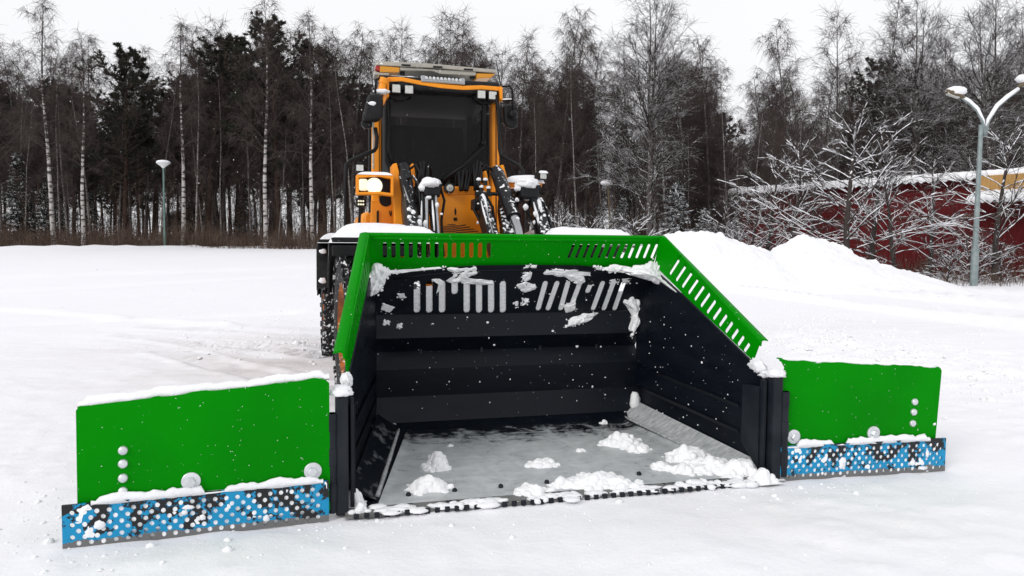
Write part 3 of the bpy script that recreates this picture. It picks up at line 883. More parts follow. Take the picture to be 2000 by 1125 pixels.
def gen_pine(seed, H=16.0, base=.42, rad=2.0, nb=60, dead=16):
    r = np.random.default_rng(seed)
    T = []; S = []; C_ = []; D_ = []; Z_ = []
    st = walk(np.array([0, 0, -.3]), np.array([r.normal(0, .03), 0, 1.]), H, 14, np.array([0, 0, .01]), .018, r)
    segs(T, st, .17, .03)
    for i in range(nb):
        t = base + (.99 - base) * (i + r.random()) / nb
        p, _ = at_t(st, t)
        az = i * 2.4 + r.normal(0, .5); f = (t - base) / (1 - base)
        L = rad * (1.05 - .25 * f - .60 * f ** 3) * r.choice([.45, .8, 1.0, 1.25]) * r.uniform(.8, 1.15) * (.55 + .45 * min(1, f * 3.5))
        el = math.radians(r.uniform(-5, 30) + 30 * f)
        d = np.array([math.cos(az) * math.cos(el), math.sin(az) * math.cos(el), math.sin(el)])
        br = walk(p, d, L, 5, np.array([0, 0, .07]), .13, r)
        segs(S, br, .035 * (1.2 - f), .01)
        for k in range(int(5 + L * 3.4)):
            u = r.uniform(.30, 1.0) ** .8; q, bd = at_t(br, u); bd = bd / np.linalg.norm(bd)
            sb = walk(q, bd + r.normal(0, .6, 3) + np.array([0, 0, .15]), L * .30 * r.uniform(.5, 1.2), 2, np.array([0, 0, .12]), .12, r)
            segs(S, sb, .012, .007)
            for m_ in range(3):
                q2, b2 = at_t(sb, r.uniform(.35, 1.0)); C_.append(q2); D_.append(b2 / np.linalg.norm(b2)); Z_.append(r.uniform(.16, .30))
    for i in range(dead):
        t = r.uniform(.15, base); p, _ = at_t(st, t); az = r.uniform(0, 6.28)
        br = walk(p, np.array([math.cos(az), math.sin(az), r.uniform(-.3, .25)]), r.uniform(.5, 1.7), 4, np.array([0, 0, -.03]), .16, r)
        segs(S, br, .02, .006)
        for k in range(4):
            q, bd = at_t(br, r.uniform(.3, 1)); segs(S, walk(q, bd / np.linalg.norm(bd) + r.normal(0, .6, 3), .45, 2, np.zeros(3), .1, r), .008, .005)
    V, Fn = tuft_soup(np.array(C_), np.array(D_), np.array(Z_), 13, r)
    crown = soup('pine_crown', V, Fn, M['pine_leaf'])
    return seg_mesh('pine_trunk', T, M['pine_bark'], 8), crown, seg_mesh('pine_limbs', S, M['twig'], 4)


def gen_spruce(seed, H=9.0, rad=1.9, nb=95, leaf='spruce_leaf'):
    r = np.random.default_rng(seed)
    T = []; S = []; C_ = []; D_ = []; Z_ = []
    st = walk(np.array([0, 0, -.3]), np.array([0, 0, 1.]), H, 10, np.array([0, 0, .01]), .008, r)
    segs(T, st, .13, .015)
    for i in range(nb):
        t = .06 + .93 * (i + r.random()) / nb; p, _ = at_t(st, t); az = i * 2.4 + r.normal(0, .4)
        L = rad * (1.02 - t) * r.uniform(.7, 1.15) + .12
        d = np.array([math.cos(az), math.sin(az), -.10 + .35 * t])
        br = walk(p, d, L, 5, np.array([0, 0, -.03]), .06, r); br[-1][2] += .08 * L
        segs(S, br, .02, .006)
        for k in range(int(6 + L * 9)):
            u = r.uniform(.12, 1); q, bd = at_t(br, u); bd = bd / np.linalg.norm(bd)
            side = np.cross(bd, (0, 0, 1.)) * (1 if k % 2 else -1)
            C_.append(q); D_.append(bd * .6 + side * .7 * (1.2 - u) + np.array([0, 0, -.35])); Z_.append(r.uniform(.16, .36))
    V, Fn = tuft_soup(np.array(C_), np.array(D_), np.array(Z_), 9, r, .06, -.15)
    return seg_mesh('spruce_trunk', T, M['pine_bark'], 8), soup('spruce_crown', V, Fn, M[leaf]), seg_mesh('spruce_limbs', S, M['twig'], 3)


def gen_snowy(seed, H=8.0, nb=26, bush=False, reach=.5):
    """broad bare tree whose boughs carry thick lines of fresh snow"""
    r = np.random.default_rng(seed)
    T = []; S = []; W = []
    st = walk(np.array([0, 0, -.3]), np.array([r.normal(0, .10), 0, 1.]), H, 12, np.array([0, 0, .02]), .05, r)
    segs(T, st, .15 if not bush else .07, .02)

    def snow(pts, rad):
        for a, b in zip(pts[:-1], pts[1:]):
            d = b - a; fl = math.hypot(d[0], d[1]) / (np.linalg.norm(d) + 1e-9)
            if fl > .45 and r.random() < .74:
                o = np.array([0, 0, rad * .75])
                W.append((*(a + o), *(b + o), rad * (.8 + .5 * r.random()) * fl, rad * (.6 + .4 * r.random()) * fl))
    for i in range(nb):
        t = (.16 if not bush else .02) + .80 * (i + r.random()) / nb; p, _ = at_t(st, t); az = i * 2.4 + r.normal(0, .5)
        el = math.radians(r.uniform(8, 40) + (25 * t))
        L = H * reach * (1.12 - t * .85) * r.uniform(.6, 1.15)
        d = np.array([math.cos(az) * math.cos(el), math.sin(az) * math.cos(el), math.sin(el)])
        br = walk(p, d, L, 9, np.array([0, 0, -.02]), .06, r)
        rb = .038 * (1.15 - t)
        segs(S, br, rb, .012); snow(br, .030)
        for k in range(int(3 + L * 1.3)):
            u = r.uniform(.2, 1.0); q, bd = at_t(br, u); bd = bd / np.linalg.norm(bd)
            sb = walk(q, bd + r.normal(0, .36, 3) + np.array([0, 0, .12]), L * .46 * r.uniform(.4, 1.2), 5, np.array([0, 0, -.03]), .08, r)
            segs(S, sb, .017, .007); snow(sb, .016)
            for m_ in range(3):
                q2, b2 = at_t(sb, r.uniform(.25, 1)); tw_ = walk(q2, b2 / np.linalg.norm(b2) + r.normal(0, .5, 3), r.uniform(.3, .8), 3, np.array([0, 0, -.02]), .1, r)
                segs(S, tw_, .009, .005)
    return seg_mesh('bare_trunk', T, M['bush_bark'], 8), seg_mesh('bare_crown', S, M['dusted'], 4), seg_mesh('bough_snow', W, M['snow'], 5)


BANK = {}


def variant(kind, i):
    key = (kind, i)
    if key not in BANK:
        sd = 100 + 17 * i + hash_kind(kind)
        if kind == 'birch': BANK[key] = gen_birch(sd, nb=48, weep=.45, bark='dark_trunk', spread=.19, base=.25)
        elif kind == 'white_birch': BANK[key] = gen_birch(sd, nb=40, weep=.75, bark='birch_bark', spread=.155, base=.36, rtrunk=.17, lean=(-.045 if i == 0 else .01))
        elif kind == 'slim_birch': BANK[key] = gen_birch(sd, nb=34, weep=.6, bark='pale_bark', spread=.15, base=.22, rtrunk=.12)
        elif kind == 'thicket_birch': BANK[key] = gen_birch(sd, nb=66, weep=.5, bark='dark_trunk', spread=.17, base=.10)
        elif kind == 'weeping_birch': BANK[key] = gen_birch(sd, nb=60, weep=1.0, bark='dark_trunk', spread=.20, base=.22)
        elif kind == 'broad_birch': BANK[key] = gen_birch(sd, nb=58, weep=.15, bark='dark_trunk', spread=.27, base=.16, tw='dusted', rtrunk=.23, fork=True)
        elif kind == 'pine': BANK[key] = gen_pine(sd, base=(.30, .42, .36)[i % 3], rad=(3.3, 2.7, 3.0)[i % 3], nb=(92, 74, 84)[i % 3], dead=26)
        elif kind == 'spruce': BANK[key] = gen_spruce(sd)
        elif kind == 'snowy_spruce': BANK[key] = gen_spruce(sd, H=7, rad=2.0, nb=70, leaf='spruce_snowy')
        elif kind == 'snowy_tree': BANK[key] = gen_snowy(sd)
        elif kind == 'snowy_bush': BANK[key] = gen_snowy(sd, H=3.0, nb=20, bush=True, reach=.75)
    return BANK[key]


def hash_kind(k):
    return sum(ord(c) * (j + 3) for j, c in enumerate(k)) % 900


HEI = {'birch': 17, 'white_birch': 17, 'weeping_birch': 17, 'thicket_birch': 17, 'slim_birch': 17, 'broad_birch': 17, 'pine': 16, 'spruce': 9, 'snowy_spruce': 7, 'snowy_tree': 8, 'snowy_bush': 3}
NAME = {'birch': 'birch_tree', 'white_birch': 'birch_tree', 'weeping_birch': 'birch_tree', 'thicket_birch': 'birch_tree', 'slim_birch': 'birch_tree', 'broad_birch': 'birch_tree', 'pine': 'pine_tree', 'spruce': 'spruce_tree', 'snowy_spruce': 'spruce_tree', 'snowy_tree': 'bare_tree', 'snowy_bush': 'shrub'}
CAT = {'birch_tree': 'birch', 'pine_tree': 'pine', 'spruce_tree': 'spruce', 'bare_tree': 'tree', 'shrub': 'shrub'}


def tree(kind, i, x, y, H, rz, label, group, fat=1.0):
    v = variant(kind, i)
    nm = NAME[kind]
    t = thing(nm, label, CAT[nm], (x, y, float(gh(x, y)) - .05), rz, group)
    s = H / HEI[kind]
    t.scale = (s * fat, s * fat, s)
    for me, n in zip(v, ('trunk', 'crown', 'snow' if kind.startswith('snowy_') and kind != 'snowy_spruce' else 'limbs')):
        o = bpy.data.objects.new(n, me); COL.objects.link(o); o.parent = t
        if n == 'snow': o['kind'] = 'stuff'
    return t


ZONES = [(0, 'at the open end past the leaning white birch'), (165, 'between the two white-barked birches and the round-crowned pine'), (300, 'behind the green post-top lamp'), (420, 'behind the broken-crowned pines'), (520, 'behind the tallest white birch'), (620, 'behind the black loader fender'), (720, 'hidden behind the cab of the loader'),
         (980, 'behind the snowy arm of the loader'), (1100, 'behind the dome-headed lamp'), (1210, 'behind the biggest forked birch'), (1330, 'behind the first hump of the snow bank'), (1480, 'behind the saddle of the bank and the roof end'), (1620, 'over the middle of the red roof'), (1780, 'over the red roof beside the double lamp'), (1900, 'behind the pole of the double lamp')]


def zone_label(pine, px):
    z = [t for q, t in ZONES if q <= max(px, 0)][-1]
    return ('dark pine ' if pine else 'bare birch ') + 'deep in the wood ' + z


FG = 'trees standing along the forest edge'
front = [
    (6, 45, 51, 'birch', 0, 'fine-twigged dark birch at the very edge of the wood, far from the lamp'),
    (107, -8, 50, 'white_birch', 0, 'tall white-barked birch leaning slightly, at the open end of the edge row'),
    (163, 60, 49, 'white_birch', 1, 'white-barked birch with thick pale foot, next to the leaning tall birch'),
    (243, 92, 54, 'pine', 0, 'dense round-crowned pine between the thick-footed birch and the lamp'),
    (256, 150, 55, 'birch', 1, 'thin dark birch stem hugging the round-crowned pine trunk'),
    (136, 330, 50, 'birch', 2, 'short crooked grey birch leaning between two white-barked birches'),
    (357, 28, 51, 'white_birch', 2, 'white-barked birch with bare whip top just behind the green lamp post'),
    (408, 58, 55, 'pine', 1, 'tall pine with broken dark crown next to the birch behind the lamp'),
    (432, 72, 58, 'pine', 2, 'slimmer pine half hidden behind the broken-crowned pine'),
    (300, 170, 57, 'pine', 1, 'lower shaded pine filling the gap behind the green lamp'),
    (492, 150, 53, 'birch', 0, 'thin pale birch pole in front of the pine pair'),
    (519, -10, 50, 'white_birch', 1, 'tallest white-barked birch rising above the dark pine crowns'),
    (548, 45, 54, 'pine', 0, 'wide dark pine with flat top right behind the tallest white birch'),
    (590, 200, 52, 'birch', 2, 'slender leaning birch before the wide flat-topped pine'),
    (612, 22, 50, 'white_birch', 2, 'white-barked birch with drooping top nearest the loader fender'),
    (628, 95, 57, 'pine', 2, 'dark pine behind the drooping-topped birch by the fender'),
    (690, 30, 55, 'weeping_birch', 0, 'weeping birch behind the black mirror of the loader'),
    (742, 70, 58, 'birch', 1, 'birch hidden up to its top by the loader roof board'),
    (778, 48, 57, 'birch', 2, 'birch with spread top above the amber end of the roof board'),
    (850, 80, 58, 'weeping_birch', 1, 'weeping birch rising over the middle of the loader roof'),
    (893, 18, 56, 'birch', 0, 'high many-branched birch above the light bar of the cab'),
    (945, 75, 58, 'birch', 1, 'birch behind the whip aerial of the cab'),
    (1012, 62, 56, 'birch', 2, 'birch just beside the round mirror of the cab'),
    (1085, 22, 55, 'weeping_birch', 0, 'dense weeping birch over the work lamp with snowy hood'),
    (1142, 80, 56, 'weeping_birch', 1, 'weeping birch next to the dome-headed lamp post'),
    (1210, 170, 58, 'birch', 0, 'low dark birch between dome lamp and the biggest birch'),
    (1270, -30, 46, 'broad_birch', 0, 'biggest birch with forked crown and snow-dusted lower boughs'),
    (1335, 110, 58, 'birch', 1, 'narrow birch squeezed beside the biggest forked birch'),
    (1385, 62, 57, 'weeping_birch', 1, 'weeping birch standing alone against the pale sky gap'),
    (1412, 215, 62, 'pine', 1, 'low dark pine under the gap of pale sky'),
    (1545, 45, 52, 'weeping_birch', 0, 'round-topped weeping birch left of the red building eaves'.replace('left of', 'before')),
    (1638, 18, 55, 'birch', 2, 'spire-like birch behind the eaves of the red building'),
    (1690, 118, 58, 'pine', 0, 'dark pine rising over the roof of the red building'),
    (1703, -5, 56, 'birch', 1, 'bare birch piercing the dark pine crown above the red roof'),
    (1757, 210, 60, 'pine', 2, 'smaller pine beside the dark pine over the red roof'),
    (1782, 0, 54, 'broad_birch', 0, 'open fan-shaped birch over the middle of the red roof'),
    (1850, 60, 56, 'birch', 0, 'birch rising behind the lower head of the double street lamp'),
    (1868, 190, 58, 'pine', 0, 'pine low behind the lower head of the double street lamp'),
    (1932, -15, 44, 'broad_birch', 0, 'broad birch directly behind the pole of the double street lamp'),
    (1985, 0, 46, 'birch', 2, 'birch behind the upper head of the double street lamp'),
]
MIR = 0
for (px, pt, y, kind, i, lab) in front:
    x = X_at(px, y); H = Z_at(px, pt, y) - float(gh(x, y))
    rz = 0 if (kind == 'white_birch' and i == 0) else random.uniform(0, 6.28)
    tree(kind, i, x, y, H, rz, lab, FG, fat=1.3 if (kind == 'pine' and px < 700) else 1.0)

SG = 'snow-laden bare trees in front of the red building'
for (px, pt, y, i, lab) in [(1655, 195, 33, 0, 'snow-laden tree with arching boughs, second along from the double lamp'), (1712, 225, 36, 1, 'upright snow-laden tree whose thin stem crosses the red boards'),
                            (1752, 285, 34, 2, 'leaning snow-laden tree with forked stem between lamp and arching tree'), (1540, 265, 37, 1, 'snow-laden tree behind the second hump of the snow bank'),
                            (1465, 370, 40, 2, 'snow-laden tree behind the first hump of the snow bank'), (1495, 300, 41, 0, 'wide snow-laden tree over the saddle of the snow bank'), (1410, 380, 43, 1, 'low snow-laden tree at the bank end nearest the bucket guard'), (1945, 225, 34, 0, 'snow-laden tree standing just behind the double street lamp'), (1812, 300, 37, 1, 'small snow-laden tree halfway along the red wall')]:
    x = X_at(px, y); tree('snowy_tree', i, x, y, Z_at(px, pt, y) - float(gh(x, y)), random.uniform(0, 6.28), lab, SG, fat=1.15)
for (px, pt, y, i, lab) in [(45, 290, 56, 0, 'dark spruce low at the open end of the forest edge'), (98, 320, 55, 1, 'dark spruce behind the leaning white birch'), (375, 345, 60, 0, 'dark spruce behind the pine trunks by the lamp'), (478, 350, 58, 1, 'dark spruce under the wide pine'), (180, 370, 57, 0, 'small dark spruce behind the thick-footed birch')]:
    x = X_at(px, y); tree('spruce', i, x, y, Z_at(px, pt, y) - float(gh(x, y)), random.uniform(0, 6.28), lab, 'dark spruces under the pines', fat=1.25)
for (px, pt, y, lab) in [(1322, 345, 47, 'snowy spruce at the foot of the biggest birch'), (1375, 400, 46, 'small snowy spruce beside the first hump of the bank'), (1215, 380, 56, 'snowy spruce behind the dome-headed lamp')]:
    x = X_at(px, y); tree('snowy_spruce', 0, x, y, Z_at(px, pt, y) - float(gh(x, y)), random.uniform(0, 6.28), lab, 'small spruces carrying snow', fat=1.2)
for (px, pt, y, i, lab) in [(1850, 470, 33, 0, 'snowy shrub beside the foot of the double street lamp'), (1895, 450, 34, 1, 'tall snowy shrub behind the foot of the double street lamp'), (1440, 425, 40, 1, 'snowy shrub over the saddle of the bank'),
                            (1960, 460, 35, 0, 'snowy shrub below the pale boarded upper wall'), (1100, 395, 47, 1, 'snowy shrub behind the raised hydraulic arm'), (1165, 400, 48, 0, 'snowy shrub below the dome-headed lamp'), (1240, 400, 44, 1, 'snowy shrub before the biggest birch'), (470, 430, 57, 0, 'pale snowy shrub between the trunks by the grey house'), (200, 425, 56, 1, 'pale snowy shrub behind the thick-footed birch'), (1700, 492, 33, 1, 'snowy shrub at the foot of the leaning snowy tree')]:
    x = X_at(px, y); tree('snowy_bush', i, x, y, max(.8, Z_at(px, pt, y) - float(gh(x, y))), random.uniform(0, 6.28), lab, 'snow-covered shrubs', fat=1.1)

for k in range(34):
    px = (k + .5) / 34 * 1460 + random.uniform(-18, 18); y = random.uniform(50.5, 57); x = X_at(px, y)
    if 690 < px < 1000 and k % 2: continue
    H = Z_at(px, random.uniform(90, 260), y) - float(gh(x, y))
    tree('slim_birch', k % 3, x, y, H, random.uniform(0, 6.28), zone_label(False, px).replace('bare birch deep in the wood', 'slim pale-stemmed birch'), 'slim pale birches ' + zone_label(False, px)[len('bare birch deep in the wood '):], fat=.9)
# dark low growth that veils the near end of the red wall
for k, px in enumerate((1432, 1468, 1505, 1545, 1580)):
    y = 43.5 + (k % 2); x = X_at(px, y)
    tree('slim_birch' if k % 2 else 'birch', k % 3, x, y, Z_at(px, (230, 205, 235, 190, 230)[k], y) - float(gh(x, y)), random.uniform(0, 6.28), ('dense bare birch at the end of the red wall over the bank saddle', 'dense bare birch before the end of the red eaves', 'shorter dense birch before the red eaves', 'taller dense birch above the second hump of the bank', 'dense birch beside the arching snow-laden tree')[k], 'dense birches before the red eaves', fat=1.0)

# the wood behind the edge row: nothing tells these apart
deep = [('birch', 'dark bare birch deep in the wood behind the edge row'), ('pine', 'dark pine deep in the wood behind the edge row')]
for k in range(330):
    y = 56 + 45 * random.random() ** 1.2
    px = random.uniform(-260, 2260)
    frac_pine = .42 if px < 700 else .18
    kind = 'pine' if random.random() < frac_pine else ('weeping_birch' if k % 3 == 0 else 'birch' if (px < 700 or k % 2) else 'thicket_birch')
    x = X_at(px, y)
    lim = np.interp(px, [-200, 60, 200, 300, 420, 560, 650, 760, 900, 1000, 1100, 1180, 1280, 1400, 1450, 1560, 1700, 1850, 2000, 2200], [150, 150, 170, 180, 120, 110, 130, 150, 130, 170, 150, 230, 170, 230, 260, 190, 190, 190, 150, 100])
    H = (Z_at(px, (lim + random.uniform(0, 110)) if kind == 'pine' else lim + random.uniform(-95, 70), y) - float(gh(x, y)))
    tree(kind, k % 3, x, y, H, random.uniform(0, 6.28), zone_label(kind == 'pine', px), zone_label(kind == 'pine', px)[5:], fat=1.12)


# ------------------------------------------------------------------ undergrowth
def undergrowth():
    r = np.random.default_rng(5)
    S = []
    def stems(n, px0, px1, y0, y1, h0, h1, rad):
        for k in range(n):
            y = r.uniform(y0, y1); px = r.uniform(px0, px1); x = X_at(px, y); z = float(gh(x, y))
            h = r.uniform(h0, h1) * (.55 + 1.0 * float(vnoise(x * .5, y * .5, 4)))
            d = np.array([r.normal(0, .22), r.normal(0, .22), 1.])
            pts = walk(np.array([x, y, z - .05]), d, h, 2, np.array([0, 0, -.05]), .12, r)
            segs(S, pts, rad, rad * .45)
            if r.random() < .5:
                q, b = at_t(pts, .6); segs(S, walk(q, b / np.linalg.norm(b) + r.normal(0, .5, 3), h * .4, 2, np.zeros(3), .1, r), rad * .6, rad * .4)
    stems(6500, -120, 640, 47.5, 57, .5, 1.5, .014)
    stems(2600, 640, 1420, 46, 60, .4, 1.6, .014)
    stems(1400, 1400, 2100, 34, 42, .3, 1.3, .011)
    stems(350, 1640, 2060, 30.5, 34, .2, .8, .009)
    # thin saplings between the trunks
    for k in range(1300):
        y = r.uniform(51, 85); px = r.uniform(-120, 1480); x = X_at(px, y); z = float(gh(x, y)); h = r.uniform(2, 6.5)
        pts = walk(np.array([x, y, z - .05]), np.array([r.normal(0, .1), r.normal(0, .1), 1.]), h, 5, np.array([0, 0, .02]), .06, r)
        segs(S, pts, .022, .008)
        for m_ in range(9):
            q, b = at_t(pts, r.uniform(.2, 1)); sb = walk(q, b / np.linalg.norm(b) * .6 + r.normal(0, .6, 3), r.uniform(.5, 1.5), 3, np.array([0, 0, -.02]), .12, r)
            segs(S, sb, .011, .006)
    o = bpy.data.objects.new('undergrowth', seg_mesh('undergrowth', S, M['reed'], 3)); COL.objects.link(o)
    tag(o, 'dry brown stems and saplings along the forest edge', kind='stuff')


undergrowth()


# ================================================================== BUCKET
def lerp(a, b, t):
    return np.asarray(a, float) * (1 - t) + np.asarray(b, float) * t


def slot_poly(a, b, w_):
    """rounded slot between two 2D points"""
    a = np.asarray(a, float); b = np.asarray(b, float); d = b - a; L = np.linalg.norm(d); d /= L; n = np.array([-d[1], d[0]]) * w_ / 2; e = d * w_ * .35
    return [tuple(q) for q in (a + n + e, a + n * .55, a - n * .55, a - n + e, b - n - e, b - n * .55, b + n * .55, b + n - e)]


bucket = thing('snow_bucket', 'wide black snow bucket with green slotted guard and green hinged wings', 'loader bucket', MO, YAW)
XB, XF, DEP = 1.10, 1.40, 1.55

# folded back wall: profile (y, z) from the floor up
BACK = [(1.440, .165), (1.560, .346), (1.520, .572), (1.615, .70), (1.510, .82), (1.575, 1.0)]


def back_y(z):
    ys = [q[0] for q in BACK]; zs = [q[1] for q in BACK]
    if z <= zs[-1]:
        return float(np.interp(z, zs, ys))
    return 1.575 - (z - 1.0) * .62


facet = MB()
for (a, b) in zip(BACK[:-1], BACK[1:]):
    facet.add([(-XB - .02, a[0], a[1]), (XB + .02, a[0], a[1]), (XB + .02, b[0], b[1]), (-XB - .02, b[0], b[1]),
               (-XB - .02, a[0] + .03, a[1]), (XB + .02, a[0] + .03, a[1]), (XB + .02, b[0] + .03, b[1]), (-XB - .02, b[0] + .03, b[1])],
              [(0, 1, 2, 3), (4, 7, 6, 5), (0, 4, 5, 1), (2, 6, 7, 3), (0, 3, 7, 4), (1, 5, 6, 2)])
back_wall = facet.build('back_wall', M['black_paint'], bucket)

# slotted upper back plate, top edge gently arched; u = x, v = z
NB = np.array([0, -.62, 1.0])


def up_plate(u, v, w_):
    return (u, 1.575 - (v - 1.0) * .62 + w_ * .85, v)


BA = (0, 1.575, 1.0); BN = (0, 1.0, .62)


def up_uv(px, py):
    q = on_plane(px, py, BA, BN)
    return np.array([q[0], q[2]])


top_l, top_r = up_uv(752, 535), up_uv(1318, 570)
outl = [(-XB - .02, 1.003), (XB + .02, 1.003), (XB + .02, 1.335)] + [tuple(up_uv(px, py)) for px, py in [(1232, 538), (1195, 524), (1130, 518), (1040, 517), (940, 518), (885, 521), (820, 528), (768, 535)]] + [(-XB - .02, 1.345)]
holes = []
SL_L = [808, 832, 857, 881.5, 905, 929, 952.5, 975.5]
for k, px in enumerate(SL_L):
    y1 = 610 if k != 3 else 574
    a = up_uv(px + 6.5, 549); b = up_uv(px + 6.5, y1); holes.append(slot_poly(a, b, .052))
SL_R = [(1066, 1050), (1089, 1069), (1110, 1094), (1134, 1112), (1156, 1146), (1178, 1157), (1199, 1178), (1219, 1199)]
for k, (xt, xb) in enumerate(SL_R):
    a = up_uv(xt, 549); b = up_uv(xb, 606 if k != 4 else 572); holes.append(slot_poly(a, b, .046))
upper = plate(outl, holes, .014, up_plate, 'slotted_plate', M['black_paint'], bucket)
# stiffening bead along the arched top
bead = [np.array(up_plate(*(up_uv(px, py + 9)), -.012)) for px, py in [(768, 536), (820, 529), (885, 522), (940, 519), (1040, 518), (1130, 519), (1195, 525), (1232, 539)]]
MB().tube(bead, .008, 6).build('edge_bead', M['black_paint'], bucket, smooth=True)


def side_map(s):
    """side wall: u = metres back along the wall, v = height, w = thickness outwards"""
    L = math.hypot(DEP, XF - XB); d = np.array([-(XF - XB) / L * s, DEP / L, 0]); n = np.array([DEP / L * s, (XF - XB) / L, 0])
    o = np.array([XF * s, 0, 0])
    return lambda u, v, w_=0.0: o + d * u + n * w_ + np.array([0, 0, v])


SL = math.hypot(DEP, XF - XB)
for s in (-1, 1):
    mp = side_map(s)
    ol = [(.02, .03), (.02, .68), (.20, .765), (.97, 1.185), (1.30, 1.35), (SL - .03, 1.36), (SL, .16), (.9, .07)]
    sp = plate(ol, [], .016, mp, 'side_wall', M['black_paint'], bucket)
    # folded wear strip along the floor and a raised stiffener facing the mouth
    MB().add([mp(.26, .19, -.010), mp(.26, .60, -.010), mp(.05, .62, -.055), mp(.05, .06, -.055), mp(.26, .19, -.022), mp(.26, .60, -.022), mp(.05, .62, -.067), mp(.05, .06, -.067)],
             [(0, 1, 2, 3), (4, 7, 6, 5), (0, 4, 5, 1), (1, 5, 6, 2), (2, 6, 7, 3), (3, 7, 4, 0)]).build('mouth_plate', M['post_paint'], bucket)
    for (va, vb) in ((.42, .50), (.24, .34)):
        MB().add([mp(.3, va, -.009), mp(SL - .05, va + .10, -.009), mp(SL - .05, va + .13, -.022), mp(.3, va + .03, -.022)], [(0, 1, 2, 3)]).build('crease', M['black_paint'], sp)
    # floor chamfer
    a0 = mp(.10, .10, -.02); a1 = mp(SL - .02, .24, -.02)
    b0 = a0 + np.array([-.16 * s, 0, -.068]); b1 = np.array([XB * s - .17 * s, 1.42, .128])
    MB().add([a0, a1, b1, b0], [(0, 1, 2, 3)]).build('floor_chamfer', M['frosted_black'] if s < 0 else M['frosted'], bucket)
    MB().tube([lerp(b0, b1, t) + np.array([0, 0, .004]) for t in np.linspace(0.03, 1, 9)], [.016, .014, .016, .013, .015, .013, .012, .012, .010], 7).build('frost_line', M['frosted'], bucket, smooth=True)
    MB().tube([lerp(a1, b1, t) + np.array([0, 0, .004]) for t in np.linspace(0, 1, 4)], .009, 7).build('frost_line', M['frosted'], bucket, smooth=True)
    # cut edge shown in bare steel along the sloping top of the side
    MB().tube([mp(.20, .768, -.004), mp(.97, 1.188, -.004)], .007, 6).build('edge_bead', M['post_paint'], sp, smooth=True)

# floor, with ice and frost over it
fl = MB().add([(-XF + .02, -.01, .022), (XF - .02, -.01, .022), (XB, 1.5, .128), (-XB, 1.5, .128), (-XF + .02, -.01, .002), (XF - .02, -.01, .002), (XB, 1.5, .108), (-XB, 1.5, .108)],
              [(0, 1, 2, 3), (4, 7, 6, 5), (0, 4, 5, 1), (1, 5, 6, 2), (2, 6, 7, 3), (3, 7, 4, 0)]).build('floor', M['black_paint'], bucket)
MB().add([(-XB, 1.33, .120), (XB, 1.33, .120), (XB, 1.482, .175), (-XB, 1.482, .175)], [(0, 1, 2, 3)]).build('floor_fillet', M['black_paint'], bucket)


def floor_z(x, y):
    return .022 + .106 * np.clip((y + .01) / 1.51, 0, 1)


def build_frost():
    xs = np.linspace(-1, 1, 130); ys = np.linspace(-.02, 1.40, 90)
    U, Y = np.meshgrid(xs, ys); X = U * (XF - .20 - (XF - XB + .07) * Y / DEP)
    Z = floor_z(X, Y) + .005 + .010 * np.maximum(0, fbm(X * 3, Y * 5, 71, 4)) + .012 * ss((np.abs(U) - .95) / .05) + .02 * ss((.12 - Y) / .2) * np.maximum(0, fbm(X * 5, Y * 5, 72, 3) + .1)
    ny, nx = X.shape; i = np.arange(ny - 1)[:, None] * nx + np.arange(nx - 1)[None, :]
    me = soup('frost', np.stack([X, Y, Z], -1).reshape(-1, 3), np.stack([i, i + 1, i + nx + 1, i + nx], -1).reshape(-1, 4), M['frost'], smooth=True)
    o = bpy.data.objects.new('frost', me); COL.objects.link(o); o.parent = bucket; o['label'] = 'thin grey frost and ice over the bucket floor'


build_frost()

# snow heaps lying in the bucket
def floor_pt(px, py):
    q = on_plane(px, py, (0, -.01, .022), (0, -.106 / 1.51, 1.0))
    return q


def heap(px, py, wpx, h, seed, deep=.7, amp=.35):
    """loose heap of crumbly snow, thinning out at its rim"""
    q = floor_pt(px, py); dist = np.linalg.norm(q - CM); rx = wpx / 2 * dist / F * 1.18; ry = rx * deep
    n = 64; u = np.linspace(-1, 1, n); U, V_ = np.meshgrid(u, u)
    X = q[0] + U * rx; Y = q[1] + V_ * ry
    rr = np.hypot(U, V_) + .70 * fbm(U * 2.1 + seed * 3.1, V_ * 2.1, seed, 4)
    b = 1 - ss((rr - .05) / .85)
    Z = b ** 1.2 * h * .60 + .012 * b
    r = np.random.default_rng(seed)
    for k in range(int(14 + rx * 160)):
        a = r.uniform(0, 6.28); d = r.random() ** .7 * .85; cx, cy = q[0] + rx * d * math.cos(a), q[1] + ry * d * math.sin(a)
        R_ = min(r.uniform(.012, .045), rx * .30) * (1.25 - d * .8); e2 = 1 - ((X - cx) ** 2 + (Y - cy) ** 2) / R_ ** 2
        top = h * .60 * (1 - ss((d - .05) / .9)) + R_ * r.uniform(.3, .9)
        Z = np.where(e2 > 0, np.maximum(Z, top * np.sqrt(np.maximum(e2, 0)) ** .6), Z)
    Z = floor_z(X, Y) - .006 + Z + np.where(Z > .01, .016 * fbm(X * 26, Y * 26, seed + 6, 3), 0)
    i = np.arange(n - 1)[:, None] * n + np.arange(n - 1)[None, :]
    me = soup('snow_clump', np.stack([X, Y, Z], -1).reshape(-1, 3), np.stack([i, i + 1, i + n + 1, i + n], -1).reshape(-1, 4), M['clump_snow'], smooth=True)
    o = bpy.data.objects.new('snow_clump', me); COL.objects.link(o); o.parent = bucket


